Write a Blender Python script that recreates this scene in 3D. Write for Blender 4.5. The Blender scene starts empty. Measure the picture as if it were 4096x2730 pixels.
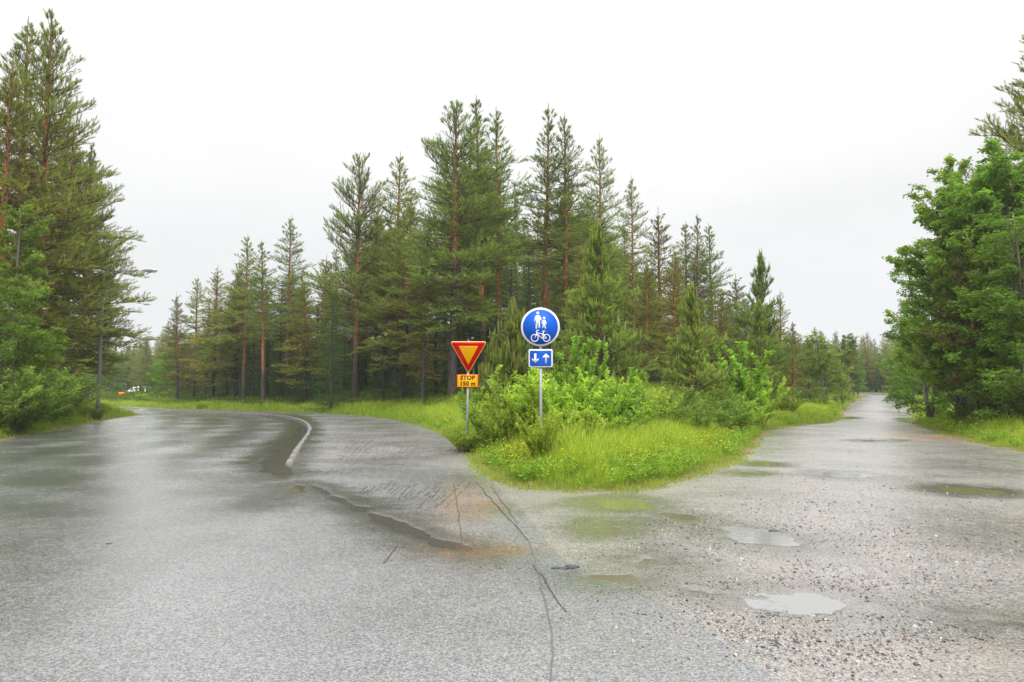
import bpy, math, random
import numpy as np
from mathutils import Vector, Matrix, Euler
from mathutils.geometry import tessellate_polygon

# ------------------------------------------------------------------ camera
SC = bpy.context.scene
COL = SC.collection
F, CX, CY, HZ, CAMH = 1569.0, 1176.5, 784.0, 900.0, 1.6
TH = math.atan((HZ - CY) / F)
cam = bpy.data.cameras.new('camera')
cam.sensor_width = 36.0
cam.lens = 36.0 * F / 2353.0
cam.clip_start, cam.clip_end = 0.05, 6000
camo = bpy.data.objects.new('camera', cam)
camo.location = (0, 0, CAMH)
camo.rotation_euler = (math.pi / 2 + TH, 0, 0)
COL.objects.link(camo)
SC.camera = camo

# ------------------------------------------------------------------ world (overcast) and sun
SUN_EL, SUN_AZ = math.radians(48), math.radians(160)
W = bpy.data.worlds.new('World')
SC.world = W
W.use_nodes = True
nt = W.node_tree
nt.nodes.clear()
def N(t, typ, **kw):
    n = t.nodes.new(typ)
    for k, v in kw.items():
        setattr(n, k, v)
    return n
wo = N(nt, 'ShaderNodeOutputWorld')
sky = N(nt, 'ShaderNodeTexSky', sky_type='NISHITA', sun_disc=False, sun_elevation=SUN_EL, sun_rotation=SUN_AZ)
b1 = N(nt, 'ShaderNodeBackground'); b1.inputs[1].default_value = 0.10
b2 = N(nt, 'ShaderNodeBackground'); b2.inputs[1].default_value = 1.0
mx = N(nt, 'ShaderNodeMixShader'); mx.inputs[0].default_value = 0.96
tc = N(nt, 'ShaderNodeTexCoord')
sp = N(nt, 'ShaderNodeSeparateXYZ')
nt.links.new(tc.outputs['Generated'], sp.inputs[0])
def wm(op, a, b=None, c=None):
    n = N(nt, 'ShaderNodeMath', operation=op)
    for i, v in enumerate((a, b, c)):
        if v is None: continue
        if isinstance(v, (int, float)): n.inputs[i].default_value = v
        else: nt.links.new(v, n.inputs[i])
    return n.outputs[0]
zz = wm('MAXIMUM', sp.outputs['Z'], 0.0)
z2_ = wm('MULTIPLY', zz, zz)
lum = wm('ADD', wm('ADD', wm('MULTIPLY', z2_, 0.25), 0.625), wm('MULTIPLY', wm('MULTIPLY', z2_, z2_), 2.7))
cn = N(nt, 'ShaderNodeTexNoise'); cn.inputs['Scale'].default_value = 2.2; cn.inputs['Detail'].default_value = 4
mp = N(nt, 'ShaderNodeMapping'); mp.inputs['Scale'].default_value = (1, 1, 2.6); mp.inputs['Location'].default_value = (3.1, 1.7, 0.4)
nt.links.new(tc.outputs['Generated'], mp.inputs[0]); nt.links.new(mp.outputs[0], cn.inputs['Vector'])
lum = wm('MULTIPLY', lum, wm('ADD', wm('MULTIPLY', cn.outputs[0], 0.30), 0.86))
cr = N(nt, 'ShaderNodeMix', data_type='RGBA')
cr.inputs['A'].default_value = (0.955, 0.975, 1.0, 1); cr.inputs['B'].default_value = (1, 0.995, 0.985, 1)
nt.links.new(wm('MINIMUM', wm('MULTIPLY', zz, 3.5), 1.0), cr.inputs['Factor'])
vm = N(nt, 'ShaderNodeVectorMath', operation='SCALE')
nt.links.new(cr.outputs['Result'], vm.inputs[0]); nt.links.new(lum, vm.inputs['Scale'])
nt.links.new(sky.outputs[0], b1.inputs[0]); nt.links.new(vm.outputs[0], b2.inputs[0])
nt.links.new(b1.outputs[0], mx.inputs[1]); nt.links.new(b2.outputs[0], mx.inputs[2]); nt.links.new(mx.outputs[0], wo.inputs[0])

sl = bpy.data.lights.new('sun', 'SUN'); sl.energy = 1.5; sl.angle = math.radians(35); sl.color = (1.0, 0.97, 0.92)
so = bpy.data.objects.new('sun', sl); COL.objects.link(so)
_d = Vector((math.sin(SUN_AZ) * math.cos(SUN_EL), math.cos(SUN_AZ) * math.cos(SUN_EL), math.sin(SUN_EL)))
so.rotation_euler = _d.to_track_quat('Z', 'Y').to_euler()

SC.view_settings.view_transform = 'Standard'
SC.view_settings.look = 'None'
SC.view_settings.gamma = 1
SC.view_settings.exposure = 0.56
SC.view_settings.use_curve_mapping = False
SC.render.engine = 'CYCLES'
cy = SC.cycles
cy.max_bounces = 6; cy.diffuse_bounces = 3; cy.glossy_bounces = 2; cy.transmission_bounces = 3; cy.transparent_max_bounces = 6
cy.volume_bounces = 0
cy.use_adaptive_sampling = True; cy.adaptive_threshold = 0.008
try:
    cy.use_denoising = True; cy.denoiser = 'OPENIMAGEDENOISE'; cy.denoising_prefilter = 'NONE'; cy.denoising_input_passes = 'RGB_ALBEDO_NORMAL'
except Exception:
    pass

# ------------------------------------------------------------------ projection helpers (photo pixels of a 2353 wide copy -> world)
FW = np.array((0, math.cos(TH), math.sin(TH))); UP = np.array((0, -math.sin(TH), math.cos(TH)))
def ray(px, py):
    return np.array(((px - CX) / F, 0, 0)) + (CY - py) / F * UP + FW
def sst(a, b, x):
    t = np.clip((x - a) / (b - a), 0, 1)
    return t * t * (3 - 2 * t)
def zroad(x, y):
    return 1.15 * sst(42, 105, y) * sst(3, 14, x) * (1 - 0.0 * x) + 1.0 * sst(80, 160, y) * sst(20, 40, -x)
def hit(px, py):
    d = ray(px, py)
    t = CAMH / max(1e-4, -d[2]) if d[2] < 0 else 200
    z = 0.0
    for _ in range(60):
        t2 = (CAMH - z) / (-d[2]) if d[2] < -1e-5 else 150
        t2 = min(t2, 130)
        t = 0.6 * t + 0.4 * t2
        z = float(zroad(t * d[0], t * d[1]))
    return (t * d[0], t * d[1])
def G(px, py):
    d = ray(px, py); t = CAMH / -d[2]
    return (t * d[0], t * d[1])
def XY(px, Y, z=0.0):                       # world x of a thing at depth Y whose foot is in image column px
    dep = Y * math.cos(TH) + (z - CAMH) * math.sin(TH)
    return (px - CX) / F * dep
def ZAT(py, Y):                             # height seen in image row py at depth Y
    a = (CY - py) / F
    # (z-CAMH)*cos - Y*sin = a*(Y*cos+(z-CAMH)*sin)
    return CAMH + Y * (math.sin(TH) + a * math.cos(TH)) / (math.cos(TH) - a * math.sin(TH))

# ------------------------------------------------------------------ numpy noise
def _h(i, j, s):
    n = (i.astype(np.int64) * 374761393 + j.astype(np.int64) * 668265263 + s * 974634777) & 0xffffffff
    n = ((n ^ (n >> 13)) * 1274126177) & 0xffffffff
    return ((n ^ (n >> 16)) & 0xffff) / 65535.0
def vnoise(x, y, s=0):
    i = np.floor(x); j = np.floor(y); u = x - i; v = y - j
    u = u * u * (3 - 2 * u); v = v * v * (3 - 2 * v)
    a = _h(i, j, s); b = _h(i + 1, j, s); c = _h(i, j + 1, s); d = _h(i + 1, j + 1, s)
    return (a + (b - a) * u) * (1 - v) + (c + (d - c) * u) * v
def fbm(x, y, s=0, o=3):
    r = 0; a = 0.5
    for k in range(o):
        r = r + a * (vnoise(x * 2 ** k, y * 2 ** k, s + k) - 0.5); a *= 0.5
    return r * 2

# ------------------------------------------------------------------ outlines
LEFT_EDGE = [(-7, -25), (-9, 0), (-12.3, 10)] + [G(*p) for p in ((0, 1013), (100, 995), (200, 975), (270, 961), (328, 953.5))] + \
            [G(300, 948), (-34, 54.5), (-46, 60), (-75, 70)]
FAR_EDGE = [(-78, 88), (-56, 80), (-47, 75), G(262, 934.5), G(320, 937.5), G(380, 940.5), G(440, 943), G(500, 945), G(560, 946.5), G(625, 947.5), G(700, 950), G(760, 954.5),
            G(830, 959.5), G(890, 967), G(945, 978), G(1000, 998), G(1050, 1028), G(1080, 1056), G(1110, 1088), G(1150, 1110), G(1200, 1124), G(1270, 1130), G(1350, 1133),
            G(1430, 1130), G(1510, 1121), G(1580, 1104), G(1640, 1082), G(1700, 1062), G(1730, 1035), G(1750, 1010), G(1768, 990)]
RIGHT_L = [hit(*p) for p in ((1830, 980), (1915, 972), (1938, 962), (1940, 948), (1958, 932), (1975, 918), (1990, 910))]
RIGHT_R = [hit(*p) for p in ((2048, 909), (2068, 922), (2086, 937), (2096, 955), (2094, 975), (2150, 994), (2230, 1017), (2290, 1028), (2353, 1041))]
a_ = RIGHT_L[-1]; b_ = RIGHT_R[0]
ROAD = LEFT_EDGE + FAR_EDGE + RIGHT_L + [(a_[0] - 1, a_[1] + 12), (a_[0] - 12, a_[1] + 22), (a_[0] - 10, a_[1] + 27), (b_[0], b_[1] + 22)] + RIGHT_R + [(15.5, 15.5), (18, 11), (24, 0), (26, -25)]
ROAD = np.array(ROAD)
KERB = [G(*p) for p in ((664, 1066), (678, 1046), (692, 1026), (706, 1006), (713, 992), (711, 982), (700, 972), (682, 964.5), (655, 958.5), (620, 954), (560, 950.5), (480, 947.5), (400, 944.5), (330, 941.8), (268, 938.8))] + [(-50, 73.5), (-60, 78), (-78, 85)]
def resample(pts, step):
    pts = np.array(pts, float); seg = np.linalg.norm(np.diff(pts, axis=0), axis=1); s = np.r_[0, np.cumsum(seg)]
    n = max(2, int(s[-1] / step) + 1); q = np.linspace(0, s[-1], n)
    return np.c_[np.interp(q, s, pts[:, 0]), np.interp(q, s, pts[:, 1])]
def smooth_poly(pts, it=2):
    pts = np.array(pts, float)
    for _ in range(it):
        a = pts[:-1] * .75 + pts[1:] * .25; b = pts[:-1] * .25 + pts[1:] * .75
        m = np.empty((len(a) * 2, 2)); m[0::2] = a; m[1::2] = b
        pts = np.vstack([pts[:1], m, pts[-1:]])
    return pts
KERB = smooth_poly(KERB)
PAV = np.array(list(map(tuple, KERB)) + FAR_EDGE[:20][::1])
PAVEND = [G(1110, 1088)]
PAV = np.array(list(map(tuple, KERB)) + FAR_EDGE[:19] )
GRAV = np.array([G(1110, 1085), G(1150, 1122), G(1190, 1160), G(1222, 1195), G(1262, 1245), G(1310, 1300), G(1400, 1335), G(1560, 1400), G(1700, 1500), G(1800, 1568), (1.6, 2.0), (2.4, -25), (30, -25), (30, 12), (45, 140), (-10, 140), (3, 13)])
def inside(P, x, y):
    r = np.zeros(x.shape, bool); n = len(P)
    for k in range(n):
        x1, y1 = P[k]; x2, y2 = P[(k + 1) % n]
        if y1 == y2: continue
        c = ((y1 > y) != (y2 > y)) & (x < (x2 - x1) * (y - y1) / (y2 - y1) + x1)
        r ^= c
    return r
def dist(P, x, y, closed=True):
    d = np.full(x.shape, 1e9); n = len(P)
    for k in range(n if closed else n - 1):
        x1, y1 = P[k]; x2, y2 = P[(k + 1) % n]
        dx, dy = x2 - x1, y2 - y1; L = dx * dx + dy * dy + 1e-12
        t = np.clip(((x - x1) * dx + (y - y1) * dy) / L, 0, 1)
        d = np.minimum(d, (x - x1 - t * dx) ** 2 + (y - y1 - t * dy) ** 2)
    return np.sqrt(d)
def sdroad(x, y):
    d = dist(ROAD, x, y)
    return np.where(inside(ROAD, x, y), -d, d)
def zterr(x, y, sd):
    wc = sst(-19, -9, x) * (1 - sst(7, 16, x))
    amp = 0.55 + 0.95 * wc - 0.3 * sst(14, 24, x)
    amp = amp * (0.35 + 0.65 * sst(12, 36, y))
    leftside = (x < -8) & (x < -0.28 * y - 8)
    z = amp * sst(0, 8.5, sd) + 0.03 * np.clip(sd, 0, 1) + 0.06 * fbm(x * 0.7, y * 0.7, 5) * sst(0, 2, sd)
    far = sst(140, 420, np.hypot(x, y))
    return zroad(x, y) + np.where(sd > 0, z, -0.05) + far * (5 + 5 * vnoise(x / 90, y / 90, 9))

# puddles: outline in photo pixels, water colour, carve depth
PUDDLES = [
 ('green', [(1365, 1158), (1385, 1147), (1430, 1143), (1480, 1148), (1503, 1160), (1490, 1171), (1440, 1177), (1395, 1170)], 'broad green puddle just below the grass tip'),
 ('brown', [(1512, 1175), (1545, 1176), (1590, 1183), (1612, 1190), (1590, 1197), (1555, 1192), (1525, 1184)], 'narrow brown puddle slanting right of the broad green one'),
 ('brown', [(1368, 1199), (1410, 1195), (1490, 1191), (1470, 1199), (1420, 1206), (1380, 1206)], 'long thin puddle below the broad green one'),
 ('brown', [(1360, 1220), (1380, 1213), (1415, 1210), (1438, 1215), (1420, 1223), (1385, 1226)], 'small dark brown oval puddle under the long thin one'),
 ('brown', [(1440, 1290), (1460, 1279), (1495, 1275), (1535, 1281), (1520, 1293), (1480, 1299), (1455, 1297)], 'oval puddle with a brown bed above the trickle of water'),
 ('grey', [(1655, 1212), (1690, 1208), (1740, 1217), (1790, 1224), (1840, 1234), (1872, 1252), (1845, 1264), (1790, 1260), (1720, 1250), (1675, 1238)], 'large bright sky reflecting puddle in the middle of the gravel'),
 ('grey', [(1768, 1380), (1800, 1370), (1860, 1368), (1920, 1378), (1945, 1393), (1920, 1405), (1860, 1411), (1805, 1404)], 'bright oval puddle nearest the camera in the gravel'),
 ('grey', [(1870, 1090), (1900, 1085), (1955, 1086), (2000, 1092), (1975, 1099), (1915, 1098)], 'pale flat puddle far up the gravel yard'),
 ('green', [(2140, 1125), (2180, 1119), (2240, 1122), (2300, 1129), (2325, 1136), (2280, 1140), (2200, 1136)], 'long olive puddle by the right edge of the photo'),
 ('green', [(1690, 1088), (1720, 1084), (1750, 1088), (1730, 1093)], 'tiny green puddle beside the grass corner'),
 ('green', [(1712, 1064), (1740, 1060), (1785, 1065), (1750, 1070)], 'thin green puddle at the end of the grass edge'),
 ('brown', [(1335, 1318), (1380, 1317), (1440, 1325), (1490, 1334), (1470, 1343), (1400, 1338), (1345, 1330)], 'brown puddle starting at the broken asphalt edge'),
 ('grey', [(1520, 1338), (1570, 1342), (1650, 1356), (1740, 1376), (1790, 1388), (1760, 1394), (1690, 1382), (1600, 1362), (1530, 1350)], 'shallow trickle of water leading to the nearest bright puddle'),
 ('grey', [(1925, 1392), (1990, 1398), (2060, 1408), (2050, 1416), (1980, 1412), (1920, 1404)], 'thin tail of water right of the nearest bright puddle'),
 ('brown', [(2120, 1414), (2200, 1413), (2300, 1420), (2400, 1426), (2400, 1437), (2290, 1434), (2190, 1427)], 'dark strip of water running off the right edge'),
 ('dark', [(686, 1104), (720, 1112), (790, 1142), (860, 1172), (940, 1204), (1010, 1236), (1080, 1254), (1140, 1270), (1158, 1280), (1120, 1284), (1060, 1272), (990, 1256), (930, 1232), (860, 1196), (790, 1164), (740, 1134)], 'long dark channel of water crossing the asphalt diagonally'),
 ('dark', [(596, 1066), (622, 1050), (648, 1030), (674, 1005), (690, 988), (694, 975), (676, 966), (640, 959), (600, 955), (640, 955), (682, 962), (704, 972), (714, 984), (710, 996), (700, 1012), (686, 1030), (672, 1048), (662, 1064), (659, 1085), (655, 1100), (636, 1088), (604, 1078)], 'curved dark puddle in the gutter against the pale kerb'),
 ('brown', [(663, 1118), (690, 1113), (712, 1120), (690, 1132), (668, 1134), (640, 1150), (610, 1168), (630, 1148)], 'small brown puddle at the head of the diagonal channel'),
 ('brown', [(1928, 961), (1945, 957.5), (1972, 959), (1965, 963), (1940, 964.5)], 'small dark puddle at the left side of the far gravel road'),
 ('brown', [(2064, 964), (2080, 960), (2094, 963), (2092, 972), (2074, 969)], 'small dark puddle at the right side of the far gravel road'),
 ('grey', [(1960, 1013), (1990, 1009), (2050, 1010), (2040, 1014), (2000, 1017)], 'thin wet film of a puddle beyond the pale flat one'),
]
PUD = []
for kind, pts, lab in PUDDLES:
    P = np.array([hit(*p) for p in pts])
    if kind != 'dark' or True:
        for _ in range(2):
            Pn = np.roll(P, -1, 0); m_ = np.empty((len(P) * 2, 2)); m_[0::2] = P * .75 + Pn * .25; m_[1::2] = P * .25 + Pn * .75; P = m_
    PUD.append((kind, P, lab))

def road_fields(x, y):
    """height offset and masks of the hard surfaces"""
    pav = inside(PAV, x, y)
    dk = dist(KERB, x, y, False)
    z = zroad(x, y).copy()
    z += 0.10 * np.where(pav, sst(15.0, 19.5, y), 0)
    grav = inside(GRAV, x, y)
    gm = np.where(grav, 1.0, 0.0) * np.clip(dist(GRAV, x, y) / 0.6, 0, 1)
    amp = 0.0022 + 0.006 * gm
    near = np.hypot(x, y) < 60
    z += np.where(near, amp * (fbm(x * 1.3, y * 1.3, 11) + 0.7 * fbm(x * 7, y * 7, 14, 3)), 0)
    z += np.where(gm > 0, 0.010 * gm * np.minimum(0, fbm(x * 0.9, y * 0.6, 21)), 0)
    wet = np.zeros(x.shape)
    for kind, P, lab in PUD:
        c = P.mean(0); R = np.abs(P - c).max() + 1.2
        m = (np.abs(x - c[0]) < R) & (np.abs(y - c[1]) < R)
        if not m.any(): continue
        d = dist(P, x[m], y[m]); ins = inside(P, x[m], y[m]); s = np.where(ins, -d, d)
        s = s + (0.20 * fbm(x[m] * 1.8, y[m] * 2.4, 31, 4) + (.07 if 't' == lab[0] and 'tail' in lab or 'trickle' in lab else 0) if kind != 'dark' else 0.22 * fbm(x[m] * 1.6, y[m] * 2.6, 33, 4) + (-.10 if 'gutter' in lab else .05))
        z[m] -= 0.022 * sst(0.06, -0.25, s) if kind != 'dark' else 0.018 * sst(0.06, -0.2, s)
        wet[m] = np.maximum(wet[m], sst(0.75, 0.0, s + .25 * fbm(x[m] * 1.2, y[m] * 3, 35, 3)))
    rust = np.zeros(x.shape)
    for (px, py, rx, ry, a) in ((1085, 1165, .45, 1.1, .9), (1100, 1262, .55, .28, .9), (1050, 1270, .5, .2, .5), (1050, 1130, .3, 1.4, .4)):
        c = G(px, py)
        rust += a * np.exp(-((x - c[0]) / rx) ** 2 - ((y - c[1]) / ry) ** 2)
    rust *= np.clip(0.9 + 1.6 * fbm(x * 3, y * 3, 77), 0, 1.6)
    sand = np.zeros(x.shape)
    for (px, py, rx, ry, a) in ((2190, 1005, 2.2, 1.7, 1.0), (2090, 985, 1.5, 1.5, .6)):
        c = G(px, py); sand += a * np.exp(-((x - c[0]) / rx) ** 2 - ((y - c[1]) / ry) ** 2)
    bl = np.array([G(*q) for q in ((660, 1105), (620, 1170), (560, 1235), (380, 1335), (240, 1412), (130, 1485), (0, 1568))] + [(-5, 0), (-40, 0), (-90, 90), (-20, 70)])
    fine = np.where(inside(bl, x, y), np.clip(dist(bl, x, y) / .35 + .25 * fbm(x * 2, y * 2, 52), 0, 1), 0.0)
    track = np.where(fine > 0, .5 + .5 * np.cos((dk - .6) * 2 * math.pi / 1.9), .5) * np.exp(-((dk - 3.6) / 5.0) ** 2) * (fine > 0)
    return z, pav, gm, wet, np.clip(rust, 0, 1), np.clip(sand, 0, 1), fine, track

# ------------------------------------------------------------------ mesh helpers
def mesh_np(name, V, T, mat=None, col=None, smooth=False, quads=False, attrs=None):
    me = bpy.data.meshes.new(name)
    V = np.ascontiguousarray(V, np.float32); T = np.ascontiguousarray(T, np.int32); k = T.shape[1]
    me.vertices.add(len(V)); me.vertices.foreach_set('co', V.ravel())
    me.loops.add(T.size); me.loops.foreach_set('vertex_index', T.ravel())
    me.polygons.add(len(T)); me.polygons.foreach_set('loop_start', np.arange(0, T.size, k, dtype=np.int32))
    if smooth: me.polygons.foreach_set('use_smooth', np.ones(len(T), bool))
    if col is not None:
        a = me.attributes.new('col', 'FLOAT_COLOR', 'POINT')
        c = np.ones((len(V), 4), np.float32); c[:, :3] = col
        a.data.foreach_set('color', c.ravel())
    for n, v in (attrs or {}).items():
        a = me.attributes.new(n, 'FLOAT', 'POINT'); a.data.foreach_set('value', np.asarray(v, np.float32))
    me.update(calc_edges=True)
    if mat: me.materials.append(mat)
    return me
def link(name, me, parent=None, kind=None, label=None, cat=None, group=None, loc=None):
    o = bpy.data.objects.new(name, me); COL.objects.link(o)
    if parent is not None: o.parent = parent
    if kind: o['kind'] = kind
    if label: o['label'] = label
    if cat: o['category'] = cat
    if group: o['group'] = group
    if loc is not None: o.location = loc
    return o
def empty(name, loc, label, cat, group=None, rz=0.0):
    o = link(name, None, None, None, label, cat, group, loc); o.rotation_euler = (0, 0, rz)
    o.empty_display_size = 0.2
    return o
class MB:
    def __init__(s): s.v = []; s.t = []; s.c = []; s.n = 0
    def add(s, V, T, c=None):
        V = np.asarray(V, float); T = np.asarray(T, int)
        s.v.append(V); s.t.append(T + s.n); s.n += len(V)
        if c is not None:
            c = np.asarray(c, float)
            s.c.append(np.broadcast_to(c, (len(V), 3)))
    def box(s, x0, x1, y0, y1, z0, z1):
        V = [(x, y, z) for z in (z0, z1) for y in (y0, y1) for x in (x0, x1)]
        q = [(0, 2, 3, 1), (4, 5, 7, 6), (0, 1, 5, 4), (2, 6, 7, 3), (0, 4, 6, 2), (1, 3, 7, 5)]
        s.add(V, [t for a in q for t in ((a[0], a[1], a[2]), (a[0], a[2], a[3]))])
    def tube(s, P, R, n=6, c=None, cap=True):
        P = np.asarray(P, float); R = np.broadcast_to(np.asarray(R, float), (len(P),)); k = len(P)
        D = np.gradient(P, axis=0); D /= np.linalg.norm(D, axis=1)[:, None] + 1e-9
        ref = np.array((0, 0, 1.0)) if abs(D[0][2]) < .8 else np.array((1.0, 0, 0))
        A = np.cross(D, ref); A /= np.linalg.norm(A, axis=1)[:, None] + 1e-9; B = np.cross(D, A)
        th = np.linspace(0, 2 * math.pi, n, endpoint=False)
        V = P[:, None] + R[:, None, None] * (np.cos(th)[None, :, None] * A[:, None] + np.sin(th)[None, :, None] * B[:, None])
        V = V.reshape(-1, 3); i = np.arange(k - 1)[:, None] * n; j = np.arange(n)[None]; j2 = (j + 1) % n
        a = (i + j).ravel(); b = (i + j2).ravel(); cc = (i + n + j2).ravel(); d = (i + n + j).ravel()
        T = np.vstack([np.c_[a, b, cc], np.c_[a, cc, d]])
        if cap:
            V = np.vstack([V, P[:1], P[-1:]]); m = k * n
            jj = np.arange(n); j3 = (jj + 1) % n
            T = np.vstack([T, np.c_[jj, j3, np.full(n, m)][:, ::-1], np.c_[(k - 1) * n + jj, (k - 1) * n + j3, np.full(n, m + 1)]])
        if c is not None:
            c = np.asarray(c, float)
            if c.ndim == 2: c = np.vstack([np.repeat(c, n, 0)] + ([c[:1], c[-1:]] if cap else []))
        s.add(V, T, c)
    def mesh(s, name, mat, smooth=False):
        return mesh_np(name, np.vstack(s.v), np.vstack(s.t), mat, np.vstack(s.c) if s.c else None, smooth)

# ------------------------------------------------------------------ materials
def mat(name):
    m = bpy.data.materials.new(name); m.use_nodes = True; t = m.node_tree
    p = t.nodes['Principled BSDF']; return m, t, p
def simple(name, col, rough=.5, metal=0, spec=.22, noise=0.0, nscale=20, bump=0.0):
    m, t, p = mat(name)
    p.inputs['Base Color'].default_value = (*col, 1); p.inputs['Roughness'].default_value = rough
    p.inputs['Metallic'].default_value = metal; p.inputs['Specular IOR Level'].default_value = spec
    if noise or bump:
        tcn = N(t, 'ShaderNodeTexCoord'); nz = N(t, 'ShaderNodeTexNoise'); nz.inputs['Scale'].default_value = nscale; nz.inputs['Detail'].default_value = 5
        t.links.new(tcn.outputs['Object'], nz.inputs['Vector'])
        mr = N(t, 'ShaderNodeMapRange'); mr.inputs[3].default_value = 1 - noise; mr.inputs[4].default_value = 1 + noise
        t.links.new(nz.outputs[0], mr.inputs[0])
        v = N(t, 'ShaderNodeVectorMath', operation='SCALE'); v.inputs[0].default_value = col
        t.links.new(mr.outputs[0], v.inputs['Scale']); t.links.new(v.outputs[0], p.inputs['Base Color'])
        if bump:
            b = N(t, 'ShaderNodeBump'); b.inputs['Strength'].default_value = bump; b.inputs['Distance'].default_value = 0.01
            t.links.new(nz.outputs[0], b.inputs['Height']); t.links.new(b.outputs[0], p.inputs['Normal'])
    return m
def mathn(t, op, a, b=None, c=None, clamp=False):
    n = N(t, 'ShaderNodeMath', operation=op); n.use_clamp = clamp
    for i, v in enumerate((a, b, c)):
        if v is None: continue
        if isinstance(v, (int, float)): n.inputs[i].default_value = v
        else: t.links.new(v, n.inputs[i])
    return n.outputs[0]
def mixc(t, f, a, b):
    n = N(t, 'ShaderNodeMix', data_type='RGBA')
    for i, v in (('Factor', f), ('A', a), ('B', b)):
        if isinstance(v, (int, float)): n.inputs[i].default_value = v
        elif isinstance(v, tuple): n.inputs[i].default_value = (*v, 1)
        else: t.links.new(v, n.inputs[i])
    return n.outputs['Result']
def attr(t, name):
    a = N(t, 'ShaderNodeAttribute'); a.attribute_name = name; return a
def foliage(name, transl=.32, rough=.42, spec=.35, vary=.22):
    m, t, p = mat(name)
    a = attr(t, 'col'); oi = N(t, 'ShaderNodeObjectInfo')
    mr = N(t, 'ShaderNodeMapRange'); mr.inputs[3].default_value = 1 - vary; mr.inputs[4].default_value = 1 + vary
    t.links.new(oi.outputs['Random'], mr.inputs[0])
    hs = N(t, 'ShaderNodeHueSaturation'); t.links.new(a.outputs['Color'], hs.inputs['Color']); t.links.new(mr.outputs[0], hs.inputs['Value'])
    mr2 = N(t, 'ShaderNodeMapRange'); mr2.inputs[3].default_value = .485; mr2.inputs[4].default_value = .515
    t.links.new(mathn(t, 'FRACT', mathn(t, 'MULTIPLY', oi.outputs['Random'], 7.31)), mr2.inputs[0]); t.links.new(mr2.outputs[0], hs.inputs['Hue'])
    t.links.new(hs.outputs[0], p.inputs['Base Color']); p.inputs['Roughness'].default_value = rough; p.inputs['Specular IOR Level'].default_value = spec
    tr = N(t, 'ShaderNodeBsdfTranslucent'); mxs = N(t, 'ShaderNodeMixShader'); mxs.inputs[0].default_value = transl
    v = N(t, 'ShaderNodeVectorMath', operation='MULTIPLY'); v.inputs[1].default_value = (1.35, 1.35, .7)
    t.links.new(hs.outputs[0], v.inputs[0]); t.links.new(v.outputs[0], tr.inputs[0])
    t.links.new(p.outputs[0], mxs.inputs[1]); t.links.new(tr.outputs[0], mxs.inputs[2])
    t.links.new(mxs.outputs[0], t.nodes['Material Output'].inputs[0])
    return m
M_NEEDLE = foliage('pine_needles', .32, .5, .10)
M_LEAF = foliage('wet_leaves', .45, .42, .16)
M_GRASS = foliage('grass_blades', .42, .45, .35, .12)
def bark(name):
    m, t, p = mat(name)
    a = attr(t, 'col'); tcn = N(t, 'ShaderNodeTexCoord')
    mpn = N(t, 'ShaderNodeMapping'); mpn.inputs['Scale'].default_value = (9, 9, 2.2); t.links.new(tcn.outputs['Object'], mpn.inputs[0])
    nz = N(t, 'ShaderNodeTexNoise'); nz.inputs['Scale'].default_value = 1.6; nz.inputs['Detail'].default_value = 6; t.links.new(mpn.outputs[0], nz.inputs['Vector'])
    mr = N(t, 'ShaderNodeMapRange'); mr.inputs[1].default_value = .3; mr.inputs[2].default_value = .7; mr.inputs[3].default_value = .35; mr.inputs[4].default_value = 1.5; t.links.new(nz.outputs[0], mr.inputs[0])
    v = N(t, 'ShaderNodeVectorMath', operation='SCALE'); t.links.new(a.outputs['Color'], v.inputs[0]); t.links.new(mr.outputs[0], v.inputs['Scale'])
    t.links.new(v.outputs[0], p.inputs['Base Color']); p.inputs['Roughness'].default_value = .75
    b = N(t, 'ShaderNodeBump'); b.inputs['Strength'].default_value = .8; b.inputs['Distance'].default_value = .02; t.links.new(nz.outputs[0], b.inputs['Height']); t.links.new(b.outputs[0], p.inputs['Normal'])
    return m
M_BARK = bark('bark')

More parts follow.
